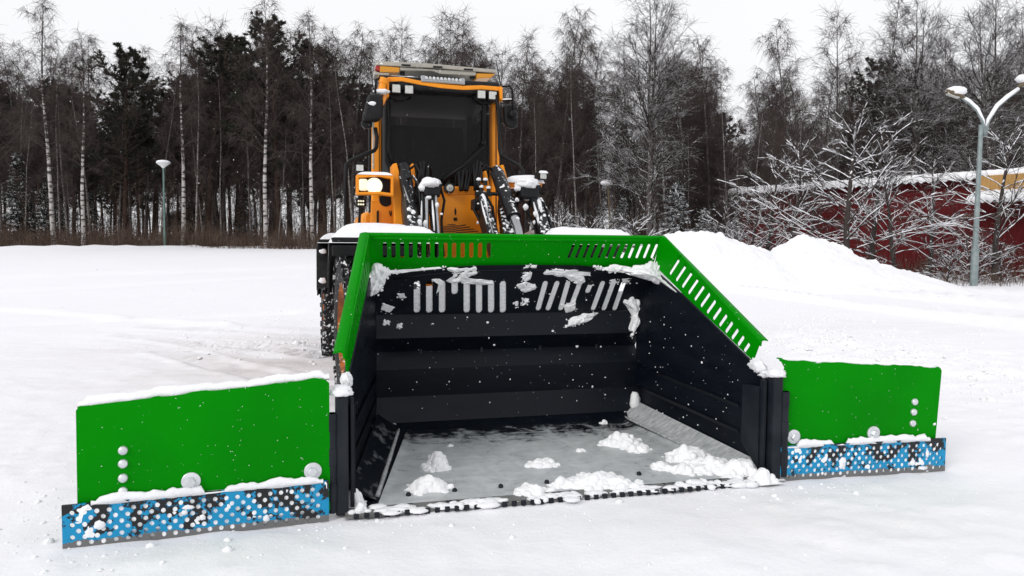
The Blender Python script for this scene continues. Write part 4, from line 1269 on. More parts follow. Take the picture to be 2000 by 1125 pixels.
for hp in [(838, 955, 96, .11, 1), (853, 915, 62, .10, 2), (853, 897, 38, .085, 3), (1215, 868, 92, .12, 4), (1245, 880, 60, .06, 5), (1345, 897, 110, .12, 6), (1390, 915, 120, .10, 7), (1445, 925, 110, .14, 8), (1490, 940, 50, .12, 18),
           (1040, 962, 84, .07, 9), (1100, 950, 60, .06, 10), (1160, 945, 150, .08, 11), (1215, 950, 100, .06, 12), (1060, 908, 70, .04, 13), (1180, 828, 22, .05, 14), (1135, 882, 30, .025, 15), (880, 872, 20, .02, 16), (1330, 920, 80, .06, 19), (690, 985, 50, .14, 17), (705, 1000, 30, .07, 20), (1290, 915, 50, .04, 21)]:
    heap(*hp)
MB().blob((1.06, 1.46, .24), (.045, .04, .085), 31, .2, 12).build('snow_clump', M['clump_snow'], bucket, smooth=True)

# green guard: back panel leaning forward over the black plate
GA = np.array([0, 1.382, 1.36]); GT = np.array([0, 1.262, 1.62]); GDIR = (GT - GA)


def guard_map(u, v, w_):
    return (u, GA[1] + (v - GA[2]) * GDIR[1] / GDIR[2] + w_, v)


GN = (0, GDIR[2], -GDIR[1])


def g_uv(px, py):
    q = on_plane(px, py, GA, GN); return np.array([q[0], q[2]])


XG0, XG1 = XB + .07, 1.175
ol = [(-XG0 + .015, 1.33), (XG0 - .015, 1.33), (XG1, 1.62), (-XG1, 1.62)]
holes = [slot_poly(g_uv(px + (k - 6) * .1, 474), g_uv(px, 503), .034) for k, px in enumerate(np.linspace(752, 954, 13))]
holes += [slot_poly(g_uv(pt, 477), g_uv(pb, 504), .026) for pt, pb in zip(np.linspace(1121, 1298, 13), np.linspace(1110, 1287, 13))]
guard_back = plate(ol, holes, .010, guard_map, 'back_guard', M['green'], bucket)
for s in (-1, 1):
    mp = side_map(s)
    def s_uv(px, py):
        L = SL; n = np.array([DEP / L, (XF - XB) / L, 0]); q = on_plane(px, py, (XF, 0, 0), n)
        return np.array([q[1] * L / DEP, q[2]])
    ol = [(.185, .772), (.97, 1.195), (1.33, 1.40), (1.27, 1.62), (1.19, 1.625), (.128, .905)]
    holes = []
    for k in range(13):
        t = k / 12.0
        a = s_uv(1331 + (1464 - 1331) * t, 500 + (671 - 500) * t ** .97); b = s_uv(1308 + (1453 - 1308) * t, 536 + (687 - 536) * t)
        holes.append(slot_poly(a, b, .030))
    plate(ol, holes, .010, lambda u, v, w_, mp=mp: mp(u, v, w_ + .002), 'side_guard', M['green'], bucket)


def flange(path, outs, name, w_=.07, drop=.02):
    """folded lip along the top of the guard: rounded over and turned outwards"""
    n = len(path); prof = [(0, -.028), (0, 0), (.004, .012), (.014, .020), (.028, .022), (w_ * .8, .018), (w_, .010), (w_ + .002, .002), (w_ * .8, .006), (.028, .010), (.016, .004), (.012, -.028)]
    m = len(prof); vs = []
    for p, o in zip(path, outs):
        for (a, b) in prof:
            vs.append(np.asarray(p, float) + np.asarray(o, float) * a + np.array([0, 0, b]))
    fs = [(i * m + k, i * m + (k + 1) % m, (i + 1) * m + (k + 1) % m, (i + 1) * m + k) for i in range(n - 1) for k in range(m)] + [tuple(range(m)), tuple(range((n - 1) * m, n * m))]
    return MB().add(vs, fs).build(name, M['green'], bucket, auto=50)


oy = np.array([0, 1.0, 0])
flange([(-XG1, 1.262, 1.62), (XG1, 1.262, 1.62)], [oy + np.array([-.9, 0, 0]), oy + np.array([.9, 0, 0])], 'guard_lip', .06)
for s in (-1, 1):
    mp = side_map(s); n = mp(0, 0, 1) - mp(0, 0, 0)
    flange([mp(1.255, 1.622, .003), mp(.127, .907, .003)], [n * 1.0 + oy * .55, n * 1.0], 'guard_lip', .07)

# hinge posts
for s in (-1, 1):
    pst = MB().box((1.405 * s, -.02, .352), (.072, .085, .69)).build('hinge_post', M['post_paint'], bucket, bevel=.012)
    MB().box((1.345 * s, .02, .34), (.022, .05, .66)).build('post_rib', M['post_paint'], pst, bevel=.004)
    MB().tube([(1.46 * s, -.05, .03), (1.46 * s, -.05, .60)], .026, 12).build('hinge_pin', M['post_paint'], pst, auto=40)
    for z in (.10, .30, .50):
        MB().tube([(1.46 * s, -.05, z), (1.46 * s, -.05, z + .1)], .030, 12).build('hinge_knuckle', M['post_paint'], pst, auto=40)
    MB().blob((1.405 * s, -.02, .712), (.066, .062, .036), 4 + s, .38, 24, 3.0, flat=-.4).build('snow_cap', M['snow'], pst, smooth=True)
    mp = side_map(s)
    MB().blob(mp(.15, .745, -.0), (.035, .09, .05), 8 + s, .40, 24, 3).build('snow_clump', M['snow'], bucket, smooth=True)
    MB().blob(mp(.06, .70, .01), (.055, .06, .03), 18 + s, .40, 24, 3).build('snow_clump', M['snow'], bucket, smooth=True)


def perforated(L, H, mapping, name, parent, rows, pitch=.056, rad=.0132, seed=0, z0=.03, thick=.012, u0=.06):
    ol = [(0, 0), (L, 0), (L, H), (0, H)]; holes = []
    r = np.random.default_rng(seed); dv = (H - z0 - .012) / (rows - 1) if rows > 1 else 0
    for j in range(rows):
        v = z0 + dv * j
        u = u0 + (pitch / 2 if j % 2 else 0)
        while u < L - .03:
            n = 10; holes.append([(u + rad * .92 * math.cos(2 * math.pi * k / n), v + rad * math.sin(2 * math.pi * k / n)) for k in range(n)] if (v + rad < H - .002) else None)
            u += pitch
    holes = [h for h in holes if h]
    return plate(ol, holes, thick, mapping, name, M['blue'], parent)


def wing(s):
    # inner and outer ends of the wing, measured on the photograph's plan
    if s < 0:
        ib, ob, it, ot = (-1.472, -.080), (-2.722, -.184), .805, .724
        bi, bo, bt = (-1.481, -.081), (-2.785, -.190), .232
        small = [(240, 880), (240, 906), (240, 934), (240, 960)]; big = [(373, 940), (611, 920)]
    else:
        ib, ob, it, ot = (1.434, -.041), (2.672, -.101), .806, .720
        bi, bo, bt = (1.433, -.041), (2.705, -.103), .232
        small = [(1787, 785), (1785, 805), (1783, 827)]; big = [(1550, 853), (1706, 846)]
    A = np.array([*ib, 0]); B = np.array([*ob, 0]); d = B - A; L = np.linalg.norm(d); d /= L
    n = np.array([d[1], -d[0], 0]); n = n if n[1] < 0 else -n          # faces the camera
    mp = lambda u, v, w_: A + d * u + np.array([0, 0, v]) - n * (.012 + w_) 
    k = (it - ot) / L
    ol = [(0, .05), (L, .05), (L - .006, ot - .02), (L - .02, ot), (.03, it), (0.0, it - .03)]
    if s > 0:
        ol = [(0.01, .05), (L - .04, .05), (L, ot - .02), (L - .01, ot), (.0, it), (.03, it - .05), (.02, it - .12)]
    wg = plate(ol, [], .012, mp, 'wing', M['green'], bucket)
    wg['label'] = 'plain green steel wing beside the left post' if s < 0 else 'plain green steel wing beside the right post'
    # lip folded over along the top
    q0 = A + np.array([0, 0, it - .004]) - n * .012; q1 = A + d * (L - .012) + np.array([0, 0, ot - .004]) - n * .012
    lipd = -n
    prof = [(0, -.006), (0, .004), (.006, .012), (.02, .016), (.05, .014), (.05, .006), (.02, .006), (.012, -.006)]
    vs = [q + lipd * a + np.array([0, 0, b]) for q in (q0, q1) for a, b in prof]; m = len(prof)
    MB().add(vs, [(i, (i + 1) % m, (i + 1) % m + m, i + m) for i in range(m)] + [tuple(range(m)), tuple(range(m, 2 * m))]).build('wing_lip', M['green'], wg, auto=50)
    # perforated wear blade
    C0 = np.array([*bi, 0]); C1 = np.array([*bo, 0]); e = C1 - C0; LB = np.linalg.norm(e); e /= LB
    bm_ = lambda u, v, w_: C0 + e * u + np.array([0, 0, v]) + n * (.014 + w_)
    bl = perforated(LB, bt, bm_, 'wear_blade', wg, 7, seed=s + 3, thick=.014)
    # snow packed behind the blade shows through the holes
    nu, nv = 150, 26; us = np.linspace(.01, LB - .06, nu); vv = np.linspace(.004, bt - .006, nv); pk = MB()
    for v in vv:
        for u in us:
            pk.v.append(tuple(bm_(u, v, -.0005 + float(np.clip(.018 * fbm(u * 15, v * 15, 61 + s, 3) + .003 - (.012 if v < .06 and fbm(u * 6, v * 2, 67 + s, 2) > .0 else 0), -.0085, .0095)))))
    pk.f = [(a * nu + b, a * nu + b + 1, (a + 1) * nu + b + 1, (a + 1) * nu + b) for a in range(nv - 1) for b in range(nu - 1)]
    pk.build('packed_snow', M['clump_snow'], wg, smooth=True)
    for (px, py) in small:
        q = on_plane(px, py, A, n)
        MB().lathe([(.024, -.012), (.024, .004), (.019, .010), (.004, .013)], q, n, 12).build('bolt_head', M['zinc'], wg, auto=40)
    for (px, py) in big:
        q = on_plane(px, py, A, n)
        w1 = MB().lathe([(.048, -.012), (.048, .004), (.044, .007), (.01, .007)], q, n, 24).build('washer', M['zinc'], wg, auto=40)
        MB().lathe([(.026, .0), (.026, .020), (.022, .024), (.004, .024)], q + n * .006, n, 6).build('bolt', M['zinc'], wg, auto=30)
    # snow along the top edge of the wing and on the blade's upper edge
    r = np.random.default_rng(40 + s); N_ = 60

    def ledge(f, hh, dd, back, parent, name, seed, gaps=None):
        rows = []; n2 = 8
        for i in range(N_ + 1):
            t = i / N_; c = f(t); q = .8 + fbm(t * 9, seed * 3.1, seed, 4) * 1.1 + fbm(t * 40, seed * 1.3, seed, 3) * .7
            hgt = max(.003, hh * q)
            if gaps:
                for (g0, g1) in gaps:
                    if g0 < t < g1: hgt = .001
            if t < .02 or t > .98: hgt *= .3
            dep = dd * (.75 + .6 * fbm(t * 14, 2.2, seed + 1, 2))
            rows.append([c + n * (dep * math.cos(math.pi * k / (n2 - 1)) + back) + np.array([0, 0, -.003 + hgt * math.sin(math.pi * k / (n2 - 1)) - (.012 * q if k == 0 else 0)]) for k in range(n2)])
        vs = [p for R_ in rows for p in R_]
        fs = [(i * n2 + k, i * n2 + k + 1, (i + 1) * n2 + k + 1, (i + 1) * n2 + k) for i in range(N_) for k in range(n2 - 1)] + [((i + 1) * n2, (i + 1) * n2 + n2 - 1, i * n2 + n2 - 1, i * n2) for i in range(N_)]
        MB().add(vs, fs).build(name, M['snow'], parent, smooth=True)
    hh = .046 if s < 0 else .014
    ledge(lambda t: lerp(q0, q1, t) + np.array([0, 0, .014]), hh, .036, -.026, wg, 'snow_ridge', 5 if s < 0 else 9)
    gaps = [(.44, .54)] if s < 0 else [(0, .10), (.33, .42)]
    ledge(lambda t: bm_(t * (LB - .16) + .03, bt, -.004), .045, .018, 0.0, wg, 'blade_snow', 6 if s < 0 else 12, gaps)
    for k in range(5):
        u = r.uniform(.1, LB - .1); v = r.uniform(.02, bt * .7)
        MB().blob(bm_(u, v, .006), (r.uniform(.012, .035), .008, r.uniform(.01, .03)), int(90 + k + s), .4, 12, 3).build('snow_clump', M['snow'], wg, smooth=True)
    return wg


wing(-1); wing(1)

# perforated cutting edge across the mouth of the bucket, mostly under snow
edge = perforated(2.78, .105, lambda u, v, w_: np.array([u - 1.39, -.115 + v * .95 + w_ * .4, .012 + v * .16 + w_ * .9]), 'cutting_edge', bucket, 2, pitch=.056, rad=.014, z0=.024)
e1 = MB()
for k in range(46):
    x = -1.33 + k * .0575; e1.box((x, -.122, .020), (.028, .02, .026))
o = e1.build('edge_teeth', M['post_paint'], bucket); o['kind'] = 'stuff'


def edge_snow():
    r = np.random.default_rng(12); b = MB()
    for k in range(85):
        x = r.uniform(-1.36, 1.36); b.blob((x, -.08 + r.normal(0, .03), .025), (r.uniform(.02, .08), r.uniform(.02, .05), r.uniform(.008, .022)), k, .3, 8, 3)
    o = b.build('edge_snow', M['snow'], bucket, smooth=True); o['kind'] = 'stuff'


edge_snow()
for k in range(9):
    q = floor_pt(708 + k * 90, 978 - k * 8.2)
    MB().lathe([(.016, -.01), (.016, .016), (.009, .024), (.002, .025)], q + np.array([0, 0, .002]), (0, 0, 1), 10).build('edge_bolt', M['post_paint'], bucket, auto=40)

# snow stuck on the inside of the back wall, guard and corners
def wall_pt(px, py, up=True):
    if up:
        q = on_plane(px, py, BA, BN)
        if q[2] > 1.385 or q[2] < 1.0:
            q = P(px, py, back_y(q[2]) if q[2] < 1 else 1.33)
        return q
    return P(px, py, 1.5)


def patch(pts, h, seed, name='snow_patch', n_out=84, base=None):
    """irregular domed patch of snow outlined in the plane it sticks to"""
    pts = np.array([wall_pt(*p) if base is None else base(*p) for p in pts]); c = pts.mean(0)
    m = len(pts); r = np.random.default_rng(seed); ring0 = []
    for k in range(n_out):
        t = k / n_out * m; i = int(t); f = t - i
        q = pts[i % m] * (1 - f) + pts[(i + 1) % m] * f
        ring0.append(q)
    for _ in range(3):
        ring0 = [(ring0[k - 1] + ring0[k] * 2 + ring0[(k + 1) % n_out]) / 4 for k in range(n_out)]
    ring0 = [c + (q - c) * (1.06 + .75 * float(fbm(q[0] * 19, q[2] * 19 + seed, seed, 5))) for q in ring0]
    tocam = (CM - c); tocam = tocam / np.linalg.norm(tocam); tocam = np.array([0, -1., .25]) if base is None else tocam
    vs = []; rows = [(1.0, -.004), (.985, .30), (.93, .62), (.80, .85), (.6, .95), (.35, 1.0), (.15, 1.0)]
    for (sc, hh) in rows:
        for k, q in enumerate(ring0):
            e = c + (q - c) * sc
            vs.append(e + tocam * h * hh * (.85 + 2.4 * float(fbm(e[0] * 34, e[2] * 34, seed + 2, 4))))
    vs.append(c + tocam * h)
    fs = [(i * n_out + k, i * n_out + (k + 1) % n_out, (i + 1) * n_out + (k + 1) % n_out, (i + 1) * n_out + k) for i in range(len(rows) - 1) for k in range(n_out)]
    fs += [((len(rows) - 1) * n_out + k, (len(rows) - 1) * n_out + (k + 1) % n_out, len(vs) - 1) for k in range(n_out)]
    cr = MB()
    for k in range(9):
        q = ring0[int(r.integers(n_out))]; e = c + (q - c) * r.uniform(1.0, 1.28); a = r.uniform(.003, .010)
        cr.blob(e, (a * r.uniform(.8, 1.6), a * .7, a * r.uniform(.8, 1.5)), seed + k, .35, 8, 3)
    o = cr.build('snow_crumbs', M['clump_snow'], bucket, smooth=True); o['kind'] = 'stuff'
    return MB().add(vs, fs).build(name, M['clump_snow'], bucket, smooth=True)


PATCHES = [
    ([(872, 525), (885, 538), (873, 548), (893, 552), (905, 545), (928, 536), (932, 520), (915, 524)], .03),
    ([(840, 546), (858, 542), (868, 550), (862, 562), (852, 572), (856, 556)], .022),
    ([(896, 540), (920, 545), (960, 548), (962, 556), (925, 556), (905, 554)], .025),
    ([(1022, 533), (1038, 532), (1036, 546), (1026, 552), (1020, 546)], .025),
    ([(1006, 558), (1024, 552), (1046, 556), (1042, 566), (1022, 574), (1010, 564)], .03),
    ([(1004, 590), (1012, 588), (1012, 598), (1006, 598)], .02),
    ([(1018, 582), (1033, 583), (1030, 592), (1020, 597)], .02),
    ([(1063, 528), (1090, 526), (1120, 528), (1153, 530), (1152, 538), (1120, 540), (1090, 540), (1064, 537)], .03),
    ([(1100, 538), (1136, 540), (1142, 550), (1132, 558), (1112, 549)], .025),
    ([(1100, 596), (1112, 592), (1124, 588), (1122, 604), (1106, 610)], .022),
    ([(1112, 622), (1140, 612), (1166, 612), (1160, 622), (1130, 634), (1115, 634)], .03),
    ([(1213, 588), (1235, 578), (1245, 588), (1268, 586), (1272, 600), (1258, 615), (1250, 630), (1242, 640), (1233, 652), (1228, 640), (1234, 618), (1226, 602)], .05),
    ([(1262, 558), (1272, 556), (1274, 564), (1264, 564)], .02),
    ([(775, 574), (790, 572), (792, 582), (780, 584)], .02),
    ([(745, 590), (760, 596), (772, 600), (762, 610), (744, 606)], .014),
    ([(1024, 518), (1048, 518), (1046, 524), (1026, 524)], .02),
    ([(1162, 520), (1182, 524), (1180, 529), (1164, 527)], .02),
    ([(1192, 546), (1206, 545), (1204, 553), (1192, 555)], .02), ([(1214, 545), (1230, 544), (1228, 552), (1216, 553)], .02),
    ([(752, 626), (762, 628), (760, 634), (752, 633)], .015), ([(779, 632), (786, 634), (783, 642), (777, 640)], .015),
]
for k, (pp, h) in enumerate(PATCHES):
    patch(pp, h, 200 + k)
# corner drifts between guard and side walls
corner_r = lambda px, py: P(px, py, 1.27 if px < 1300 else 1.27 - (px - 1300) * .012)
patch([(1228, 530), (1248, 518), (1280, 513), (1292, 516), (1298, 540), (1312, 558), (1322, 572), (1300, 560), (1270, 548), (1245, 540)], .05, 301, base=corner_r)
patch([(1176, 524), (1200, 516), (1232, 522), (1240, 534), (1215, 532), (1190, 530)], .03, 302, base=lambda px, py: P(px, py, 1.29))
corner_l = lambda px, py: P(px, py, 1.24 + (px - 730) * .002)
patch([(726, 520), (738, 517), (756, 522), (768, 530), (757, 542), (752, 556), (742, 566), (728, 580), (718, 578), (722, 548)], .05, 303, base=corner_l)
patch([(770, 528), (800, 526), (850, 522), (856, 525), (800, 531), (775, 534)], .012, 304, base=lambda px, py: P(px, py, 1.29))
# snow wedged in the slots
for k, px in enumerate(SL_L):
    y0 = 549; y1 = 610 if k != 3 else 574
    if k in (0,): y0 = 566
    if k in (1,): y0 = 560
    q = [up_plate(*up_uv(px + 6.5 + dx, yy), .004) for dx, yy in ((-6, y0), (6, y0 - 2), (6.5, y1 - 1), (-6, y1 + 1))]
    MB().prism(q, (0, .022, 0)).build('slot_snow', M['clump_snow'], bucket)
for k, (xt, xb) in enumerate(SL_R):
    yb = 606 if k != 4 else 572; t0 = .0 if k not in (7, 4) else .35
    xt2 = xt + (xb - xt) * t0; y0 = 549 + (yb - 549) * t0
    q = [up_plate(*up_uv(xx, yy), .004) for xx, yy in ((xt2 - 6, y0), (xt2 + 6, y0), (xb + 6, yb), (xb - 6, yb))]
    MB().prism(q, (0, .022, 0)).build('slot_snow', M['clump_snow'], bucket)
# flecks of snow sticking to the steel
fk = MB(); r_ = np.random.default_rng(77)
for k in range(80):
    px = r_.uniform(745, 1240); py = r_.uniform(530, 800); q = on_plane(px, py, (0, 1.52, 0), (0, 1, 0)); q[1] = back_y(q[2]) - .004
    a = .003 * r_.lognormal(0, .55); fk.blob(q, (a * r_.uniform(.8, 2), .003, a * r_.uniform(.8, 1.6)), k, .2, 6)
for k in range(55):
    px = r_.uniform(1260, 1450); py = r_.uniform(600, 840); n = np.array([DEP, XF - XB, 0]); q = on_plane(px, py, (XF, 0, 0), n)
    if q[2] < .2 or q[2] > .6 + q[1] * .45: continue
    a = .0035 * r_.lognormal(0, .5); fk.blob(q - n * .006, (.003, a * 1.4, a), k, .2, 6)
o = fk.build('snow_flecks', M['snow'], bucket, smooth=True); o['kind'] = 'stuff'
# coupler and rear ribs hidden behind the bucket
MB().box((-.12, 1.72, .75), (1.1, .12, .7)).build('coupler_plate', M['post_paint'], bucket, bevel=.01)
for x in (-.75, -.25, .25, .75):
    MB().prism([(x, 1.60, .15), (x, 1.66, .15), (x, 1.64, 1.0), (x, 1.60, 1.0)], (.02, 0, 0)).build('back_rib', M['post_paint'], bucket)

# ================================================================== WHEEL LOADER
LO = MO + MX * (-.25) + MY * 4.6
LOFF = np.array([-.25, 4.6, 0.0])
loader = thing('wheel_loader', 'orange wheel loader with tinted cab, beacon board and raised lift arms', 'wheel loader', LO, YAW)


def LB_():
    return MB(LOFF)


def loader_wheel(x, y, z, R_, wdt, side, label, toe):
    """rim disc (part) with its tyre and tread as sub-parts; side -1 shows its face to the -x side"""
    tq = math.radians(toe)
    ax_ = np.array([math.cos(tq), math.sin(tq), 0.0]) * side; fo = np.array([-math.sin(tq), math.cos(tq), 0.0]); c = np.array([x, y, z]); h = wdt / 2
    rim = LB_().lathe([(R_ * .62, h * .60), (R_ * .62, h * .90), (R_ * .58, h * .92), (R_ * .52, h * .60), (R_ * .26, h * .50), (R_ * .24, h * .70), (R_ * .10, h * .74), (.01, h * .74)], c, ax_, 36).build('wheel', M['rim_paint'], loader, auto=35)
    rim['label'] = label
    for k in range(0, 10, 2):
        a = 2 * math.pi * k / 10; q = c + ax_ * h * .48 + (fo * math.cos(a) + np.array([0, 0, math.sin(a)])) * R_ * .32
        LB_().lathe([(.022, 0), (.022, .03), (.004, .03)], q, ax_, 6).build('wheel_nut', M['steel'], rim)
    t = LB_().lathe([(R_ * .57, -h * .85), (R_ * .66, -h * .98), (R_ * .86, -h), (R_ * .955, -h * .86), (R_ * .965, 0), (R_ * .955, h * .86), (R_ * .86, h), (R_ * .66, h * .98), (R_ * .57, h * .85)], c, ax_, 56)
    t.f = t.f[:-2]
    t.build('tyre', M['rubber'], rim, auto=40)
    tr = LB_(); n = 30
    for k in range(n):
        for sd in (-1, 1):
            a = 2 * math.pi * (k + (.5 if sd > 0 else 0)) / n
            rad = fo * math.cos(a) + np.array([0, 0, math.sin(a)]); tan = -fo * math.sin(a) + np.array([0, 0, math.cos(a)])
            u = ax_ * .83 * sd + tan * .55; u /= np.linalg.norm(u); v = np.cross(rad, u)
            tr.box(c + rad * R_ * .975 + ax_ * sd * h * .50, (h * 1.02, .062, R_ * .075), (u, v, rad))
            tr.box(c + rad * R_ * .93 + ax_ * sd * h * .96, (.05, .06, R_ * .10), (ax_, tan, rad))
    tr.build('tread', M['tread'], rim)
    return rim


loader_wheel(-1.12, 2.95, .74, .745, .44, -1, 'front wheel with orange rim beside the green guard', 4.0)
loader_wheel(.92, 2.95, .74, .745, .46, 1, 'front wheel hidden behind the bucket', 4.0)
loader_wheel(-1.27, 6.45, .72, .745, .44, -1, 'rear wheel with orange rim under the wide black fender', 1.5)
loader_wheel(.72, 6.45, .72, .745, .46, 1, 'rear wheel on the far side of the engine', 3)


def fender(x0, x1, yc, zc, R_, a0, a1, name):
    n = 16; vs = []
    for i in range(n + 1):
        a = math.radians(a0 + (a1 - a0) * i / n); d = np.array([0, math.cos(a), math.sin(a)])
        for (x, r) in ((x0, R_), (x1, R_), (x1, R_ + .035), (x0, R_ + .035)):
            vs.append(np.array([x, yc, zc]) + d * r)
    fs = [(i * 4 + k, i * 4 + (k + 1) % 4, (i + 1) * 4 + (k + 1) % 4, (i + 1) * 4 + k) for i in range(n) for k in range(4)] + [(0, 1, 2, 3), (n * 4, n * 4 + 1, n * 4 + 2, n * 4 + 3)]
    # skirt down the outer side
    b = LB_().add(vs, fs)
    k = len(b.v); vs2 = []
    for i in range(n + 1):
        a = math.radians(a0 + (a1 - a0) * i / n); d = np.array([0, math.cos(a), math.sin(a)])
        for (x, r) in ((x0, R_ - .10), (x0 - .02 * np.sign(x1 - x0), R_ - .10), (x0 - .02 * np.sign(x1 - x0), R_ + .03), (x0, R_ + .03)):
            vs2.append(np.array([x, yc, zc]) + d * r)
    b.add(vs2, fs)
    return b.build(name, M['plastic'], loader, auto=40)


def snow_slab(x0, x1, y0, y1, z, h, seed, parent, name='snow_cap', sag=.05):
    n = 26; u = np.linspace(-1, 1, n); U, V_ = np.meshgrid(u, u)
    X = (x0 + x1) / 2 + U * (x1 - x0) / 2 * (1 + .05 * fbm(V_ * 3, V_ * 0, seed, 2)); Y = (y0 + y1) / 2 + V_ * (y1 - y0) / 2
    e = np.maximum(np.abs(U) ** 4, np.abs(V_) ** 4); Z = z + h * (1 - e ** 1.3) * (.85 + .5 * fbm(X * 3, Y * 3, seed, 3)) - sag * e
    V = np.stack([X, Y, Z], -1).reshape(-1, 3) - LOFF; i = np.arange(n - 1)[:, None] * n + np.arange(n - 1)[None, :]
    me = soup(name, V, np.stack([i, i + 1, i + n + 1, i + n], -1).reshape(-1, 4), M['snow'], smooth=True)
    o = bpy.data.objects.new(name, me); COL.objects.link(o); o.parent = parent
    return o


for (x0, x1, yc, zc) in ((-1.42, -.70, 2.95, .74), (1.20, .50, 2.95, .74)):
    f = fender(x0, x1, yc, zc, .815, 22, 114, 'fender')
    s = np.sign(x1 - x0)
    LB_().box(((x0 + x1) / 2, yc - .45, zc + .85), (abs(x1 - x0), .70, .045)).build('fender_top', M['plastic'], f, bevel=.01)
    LB_().box(((x0 + x1) / 2, yc - .80, zc + .76), (abs(x1 - x0), .03, .09)).build('fender_flap', M['plastic'], f, bevel=.01)
    snow_slab(min(x0, x1) - .02, max(x0, x1) + .25, yc - .80, yc + .55, zc + .875, .135, 3, f)
for (x0, x1, yc, zc) in ((-1.545, -.95, 6.45, .72), (1.0, .40, 6.45, .72)):
    f = fender(x0, x1, yc, zc, .84, 5, 162, 'fender')
    for k in range(7):
        an = math.radians(random.uniform(105, 160)); LB_().blob((x0 + (x1 - x0) * random.uniform(.05, .5), yc + math.cos(an) * .88, zc + math.sin(an) * .88), (.05, .03, .04), k, .35, 10, 3).build('snow_clump', M['snow'], f, smooth=True)
    LB_().box(((x0 + x1) / 2, yc - .2, zc + .88), (abs(x1 - x0), .9, .04)).build('fender_top', M['plastic'], f, bevel=.01)
    snow_slab(min(x0, x1), max(x0, x1), yc - .65, yc + .6, zc + .90, .10, 6, f)

# frames, axles and engine end
LB_().box((-.10, 2.9, .85), (.80, 2.2, .55)).build('front_frame', M['orange'], loader, bevel=.02)
LB_().tube([(-1.0, 2.95, .74), (.8, 2.95, .74)], .13, 14).build('axle', M['plastic'], loader, auto=40)
LB_().tube([(-1.15, 6.45, .72), (.6, 6.45, .72)], .13, 14).build('axle', M['plastic'], loader, auto=40)
LB_().box((-.27, 5.6, .95), (1.0, 3.6, .6)).build('rear_frame', M['plastic'], loader, bevel=.02)
LB_().box((-.30, 7.0, 1.55), (1.35, 2.2, .9)).build('engine_hood', M['orange'], loader, bevel=.08)
LB_().box((-.31, 8.2, 1.0), (1.9, .5, .8)).build('counterweight', M['plastic'], loader, bevel=.06)

# ---- front tower: orange plates, centre panel and its louvres
YT = 3.30


def pl(pts, y, d, name, m, parent=None, bev=.008):
    q = [P(px, py, y) for px, py in pts]
    return LB_().prism(q, (0, d, 0)).build(name, m, loader if parent is None else parent, bevel=bev)


cp = pl([(856, 382), (928, 380), (955, 470), (957, 520), (852, 520), (852, 460)], YT, .05, 'centre_panel', M['orange'])
pl([(864, 364), (926, 364), (930, 380.5), (856, 382.5)], YT + .03, .05, 'panel_top', M['orange'], cp)
pl([(886, 425), (893, 425), (893, 431), (886, 431)], YT - .006, .004, 'latch', M['plastic'], cp, 0)
pl([(887.5, 412), (889.5, 405), (891.5, 412), (890.5, 420), (888.5, 420)], YT - .006, .004, 'latch', M['plastic'], cp, 0)
for k in range(5):
    y = 438 + k * 4.2; hw = 18 + k * 8
    pl([(892 - hw, y), (888, y), (893, y + 3), (892 + hw, y), (892 + hw, y + 1.6), (893, y + 5), (888, y + 2), (892 - hw, y + 1.6)], YT - .005, .004, 'louvre', M['brown_steel'], cp, 0)
# side plates of the tower
pl([(767, 320), (775, 318), (784, 352), (790, 520), (776, 520), (768, 385)], YT - .12, .30, 'tower_plate', M['orange'])
pl([(944, 335), (950, 333), (958, 366), (966, 440), (975, 520), (963, 520), (955, 440), (949, 366)], YT - .10, .30, 'tower_plate', M['orange'])
pl([(978, 322), (984, 322), (992, 352), (1000, 400), (1006, 520), (998, 520), (990, 400)], YT + .05, .30, 'tower_plate', M['orange'])
pl([(1012, 372), (1024, 370), (1026, 520), (1012, 520)], YT - .35, .10, 'tower_post', M['brown_steel'])
pl([(806, 318), (809, 322), (812, 346), (810, 365), (803, 350), (803, 322)], YT + .1, .12, 'tower_lug', M['orange'])
pl([(826, 410), (838, 405), (842, 460), (842, 520), (822, 520)], YT + .05, .04, 'tower_web', M['orange'])
# side panel beside the cab with its round opening and mark
sp_ = pl([(725, 392), (768, 384), (778, 520), (722, 520)], YT + .12, .05, 'side_panel', M['orange'])
q = P(753.5, 391, YT + .12)
LB_().lathe([(.066, -.012), (.066, 0), (.01, .001)], q - np.array([0, .004, 0]), (0, -1, 0), 24).build('round_port', M['plastic'], sp_)
for a, b in (((760.5, 412), (763, 422)), ((763, 422), (765.5, 411)), ((765.5, 411), (767.5, 412))):
    LB_().bar(P(*a, YT + .112), P(*b, YT + .112), .010, .006, (0, 1, 0)).build('panel_mark', M['plastic'], sp_)
pl([(714, 420), (726, 414), (727, 445), (738, 442), (738, 470), (712, 470)], YT + .3, .2, 'step_box', M['orange'])
pl([(736, 412), (740, 410), (740, 470), (736, 470)], YT + .10, .03, 'panel_gap', M['plastic'])

# round lamp on the centre panel
q = P(878.5, 367, YT - .10)
rl = LB_().lathe([(.052, .10), (.056, .02), (.050, -.012), (.040, -.014), (.038, .004), (.004, .006)], q, (0, 1, 0), 28).build('round_lamp', M['plastic'], loader, auto=40)
LB_().lathe([(.038, -.004), (.030, -.010), (.004, -.012)], q, (0, 1, 0), 24).build('lamp_lens', M['lens'], rl, auto=40)
LB_().lathe([(.014, -.014), (.010, -.020), (.002, -.021)], q, (0, 1, 0), 12).build('lamp_bulb', M['chrome'], rl)


# ---- lift arms and cylinders
def rod(p0, p1, y0, y1, r0, r1=None, m='cyl', name='lift_cylinder', n=14, parent=None):
    return LB_().tube([P(*p0, y0), P(*p1, y1)], [r0, r1 or r0], n).build(name, M[m], loader if parent is None else parent, auto=40)


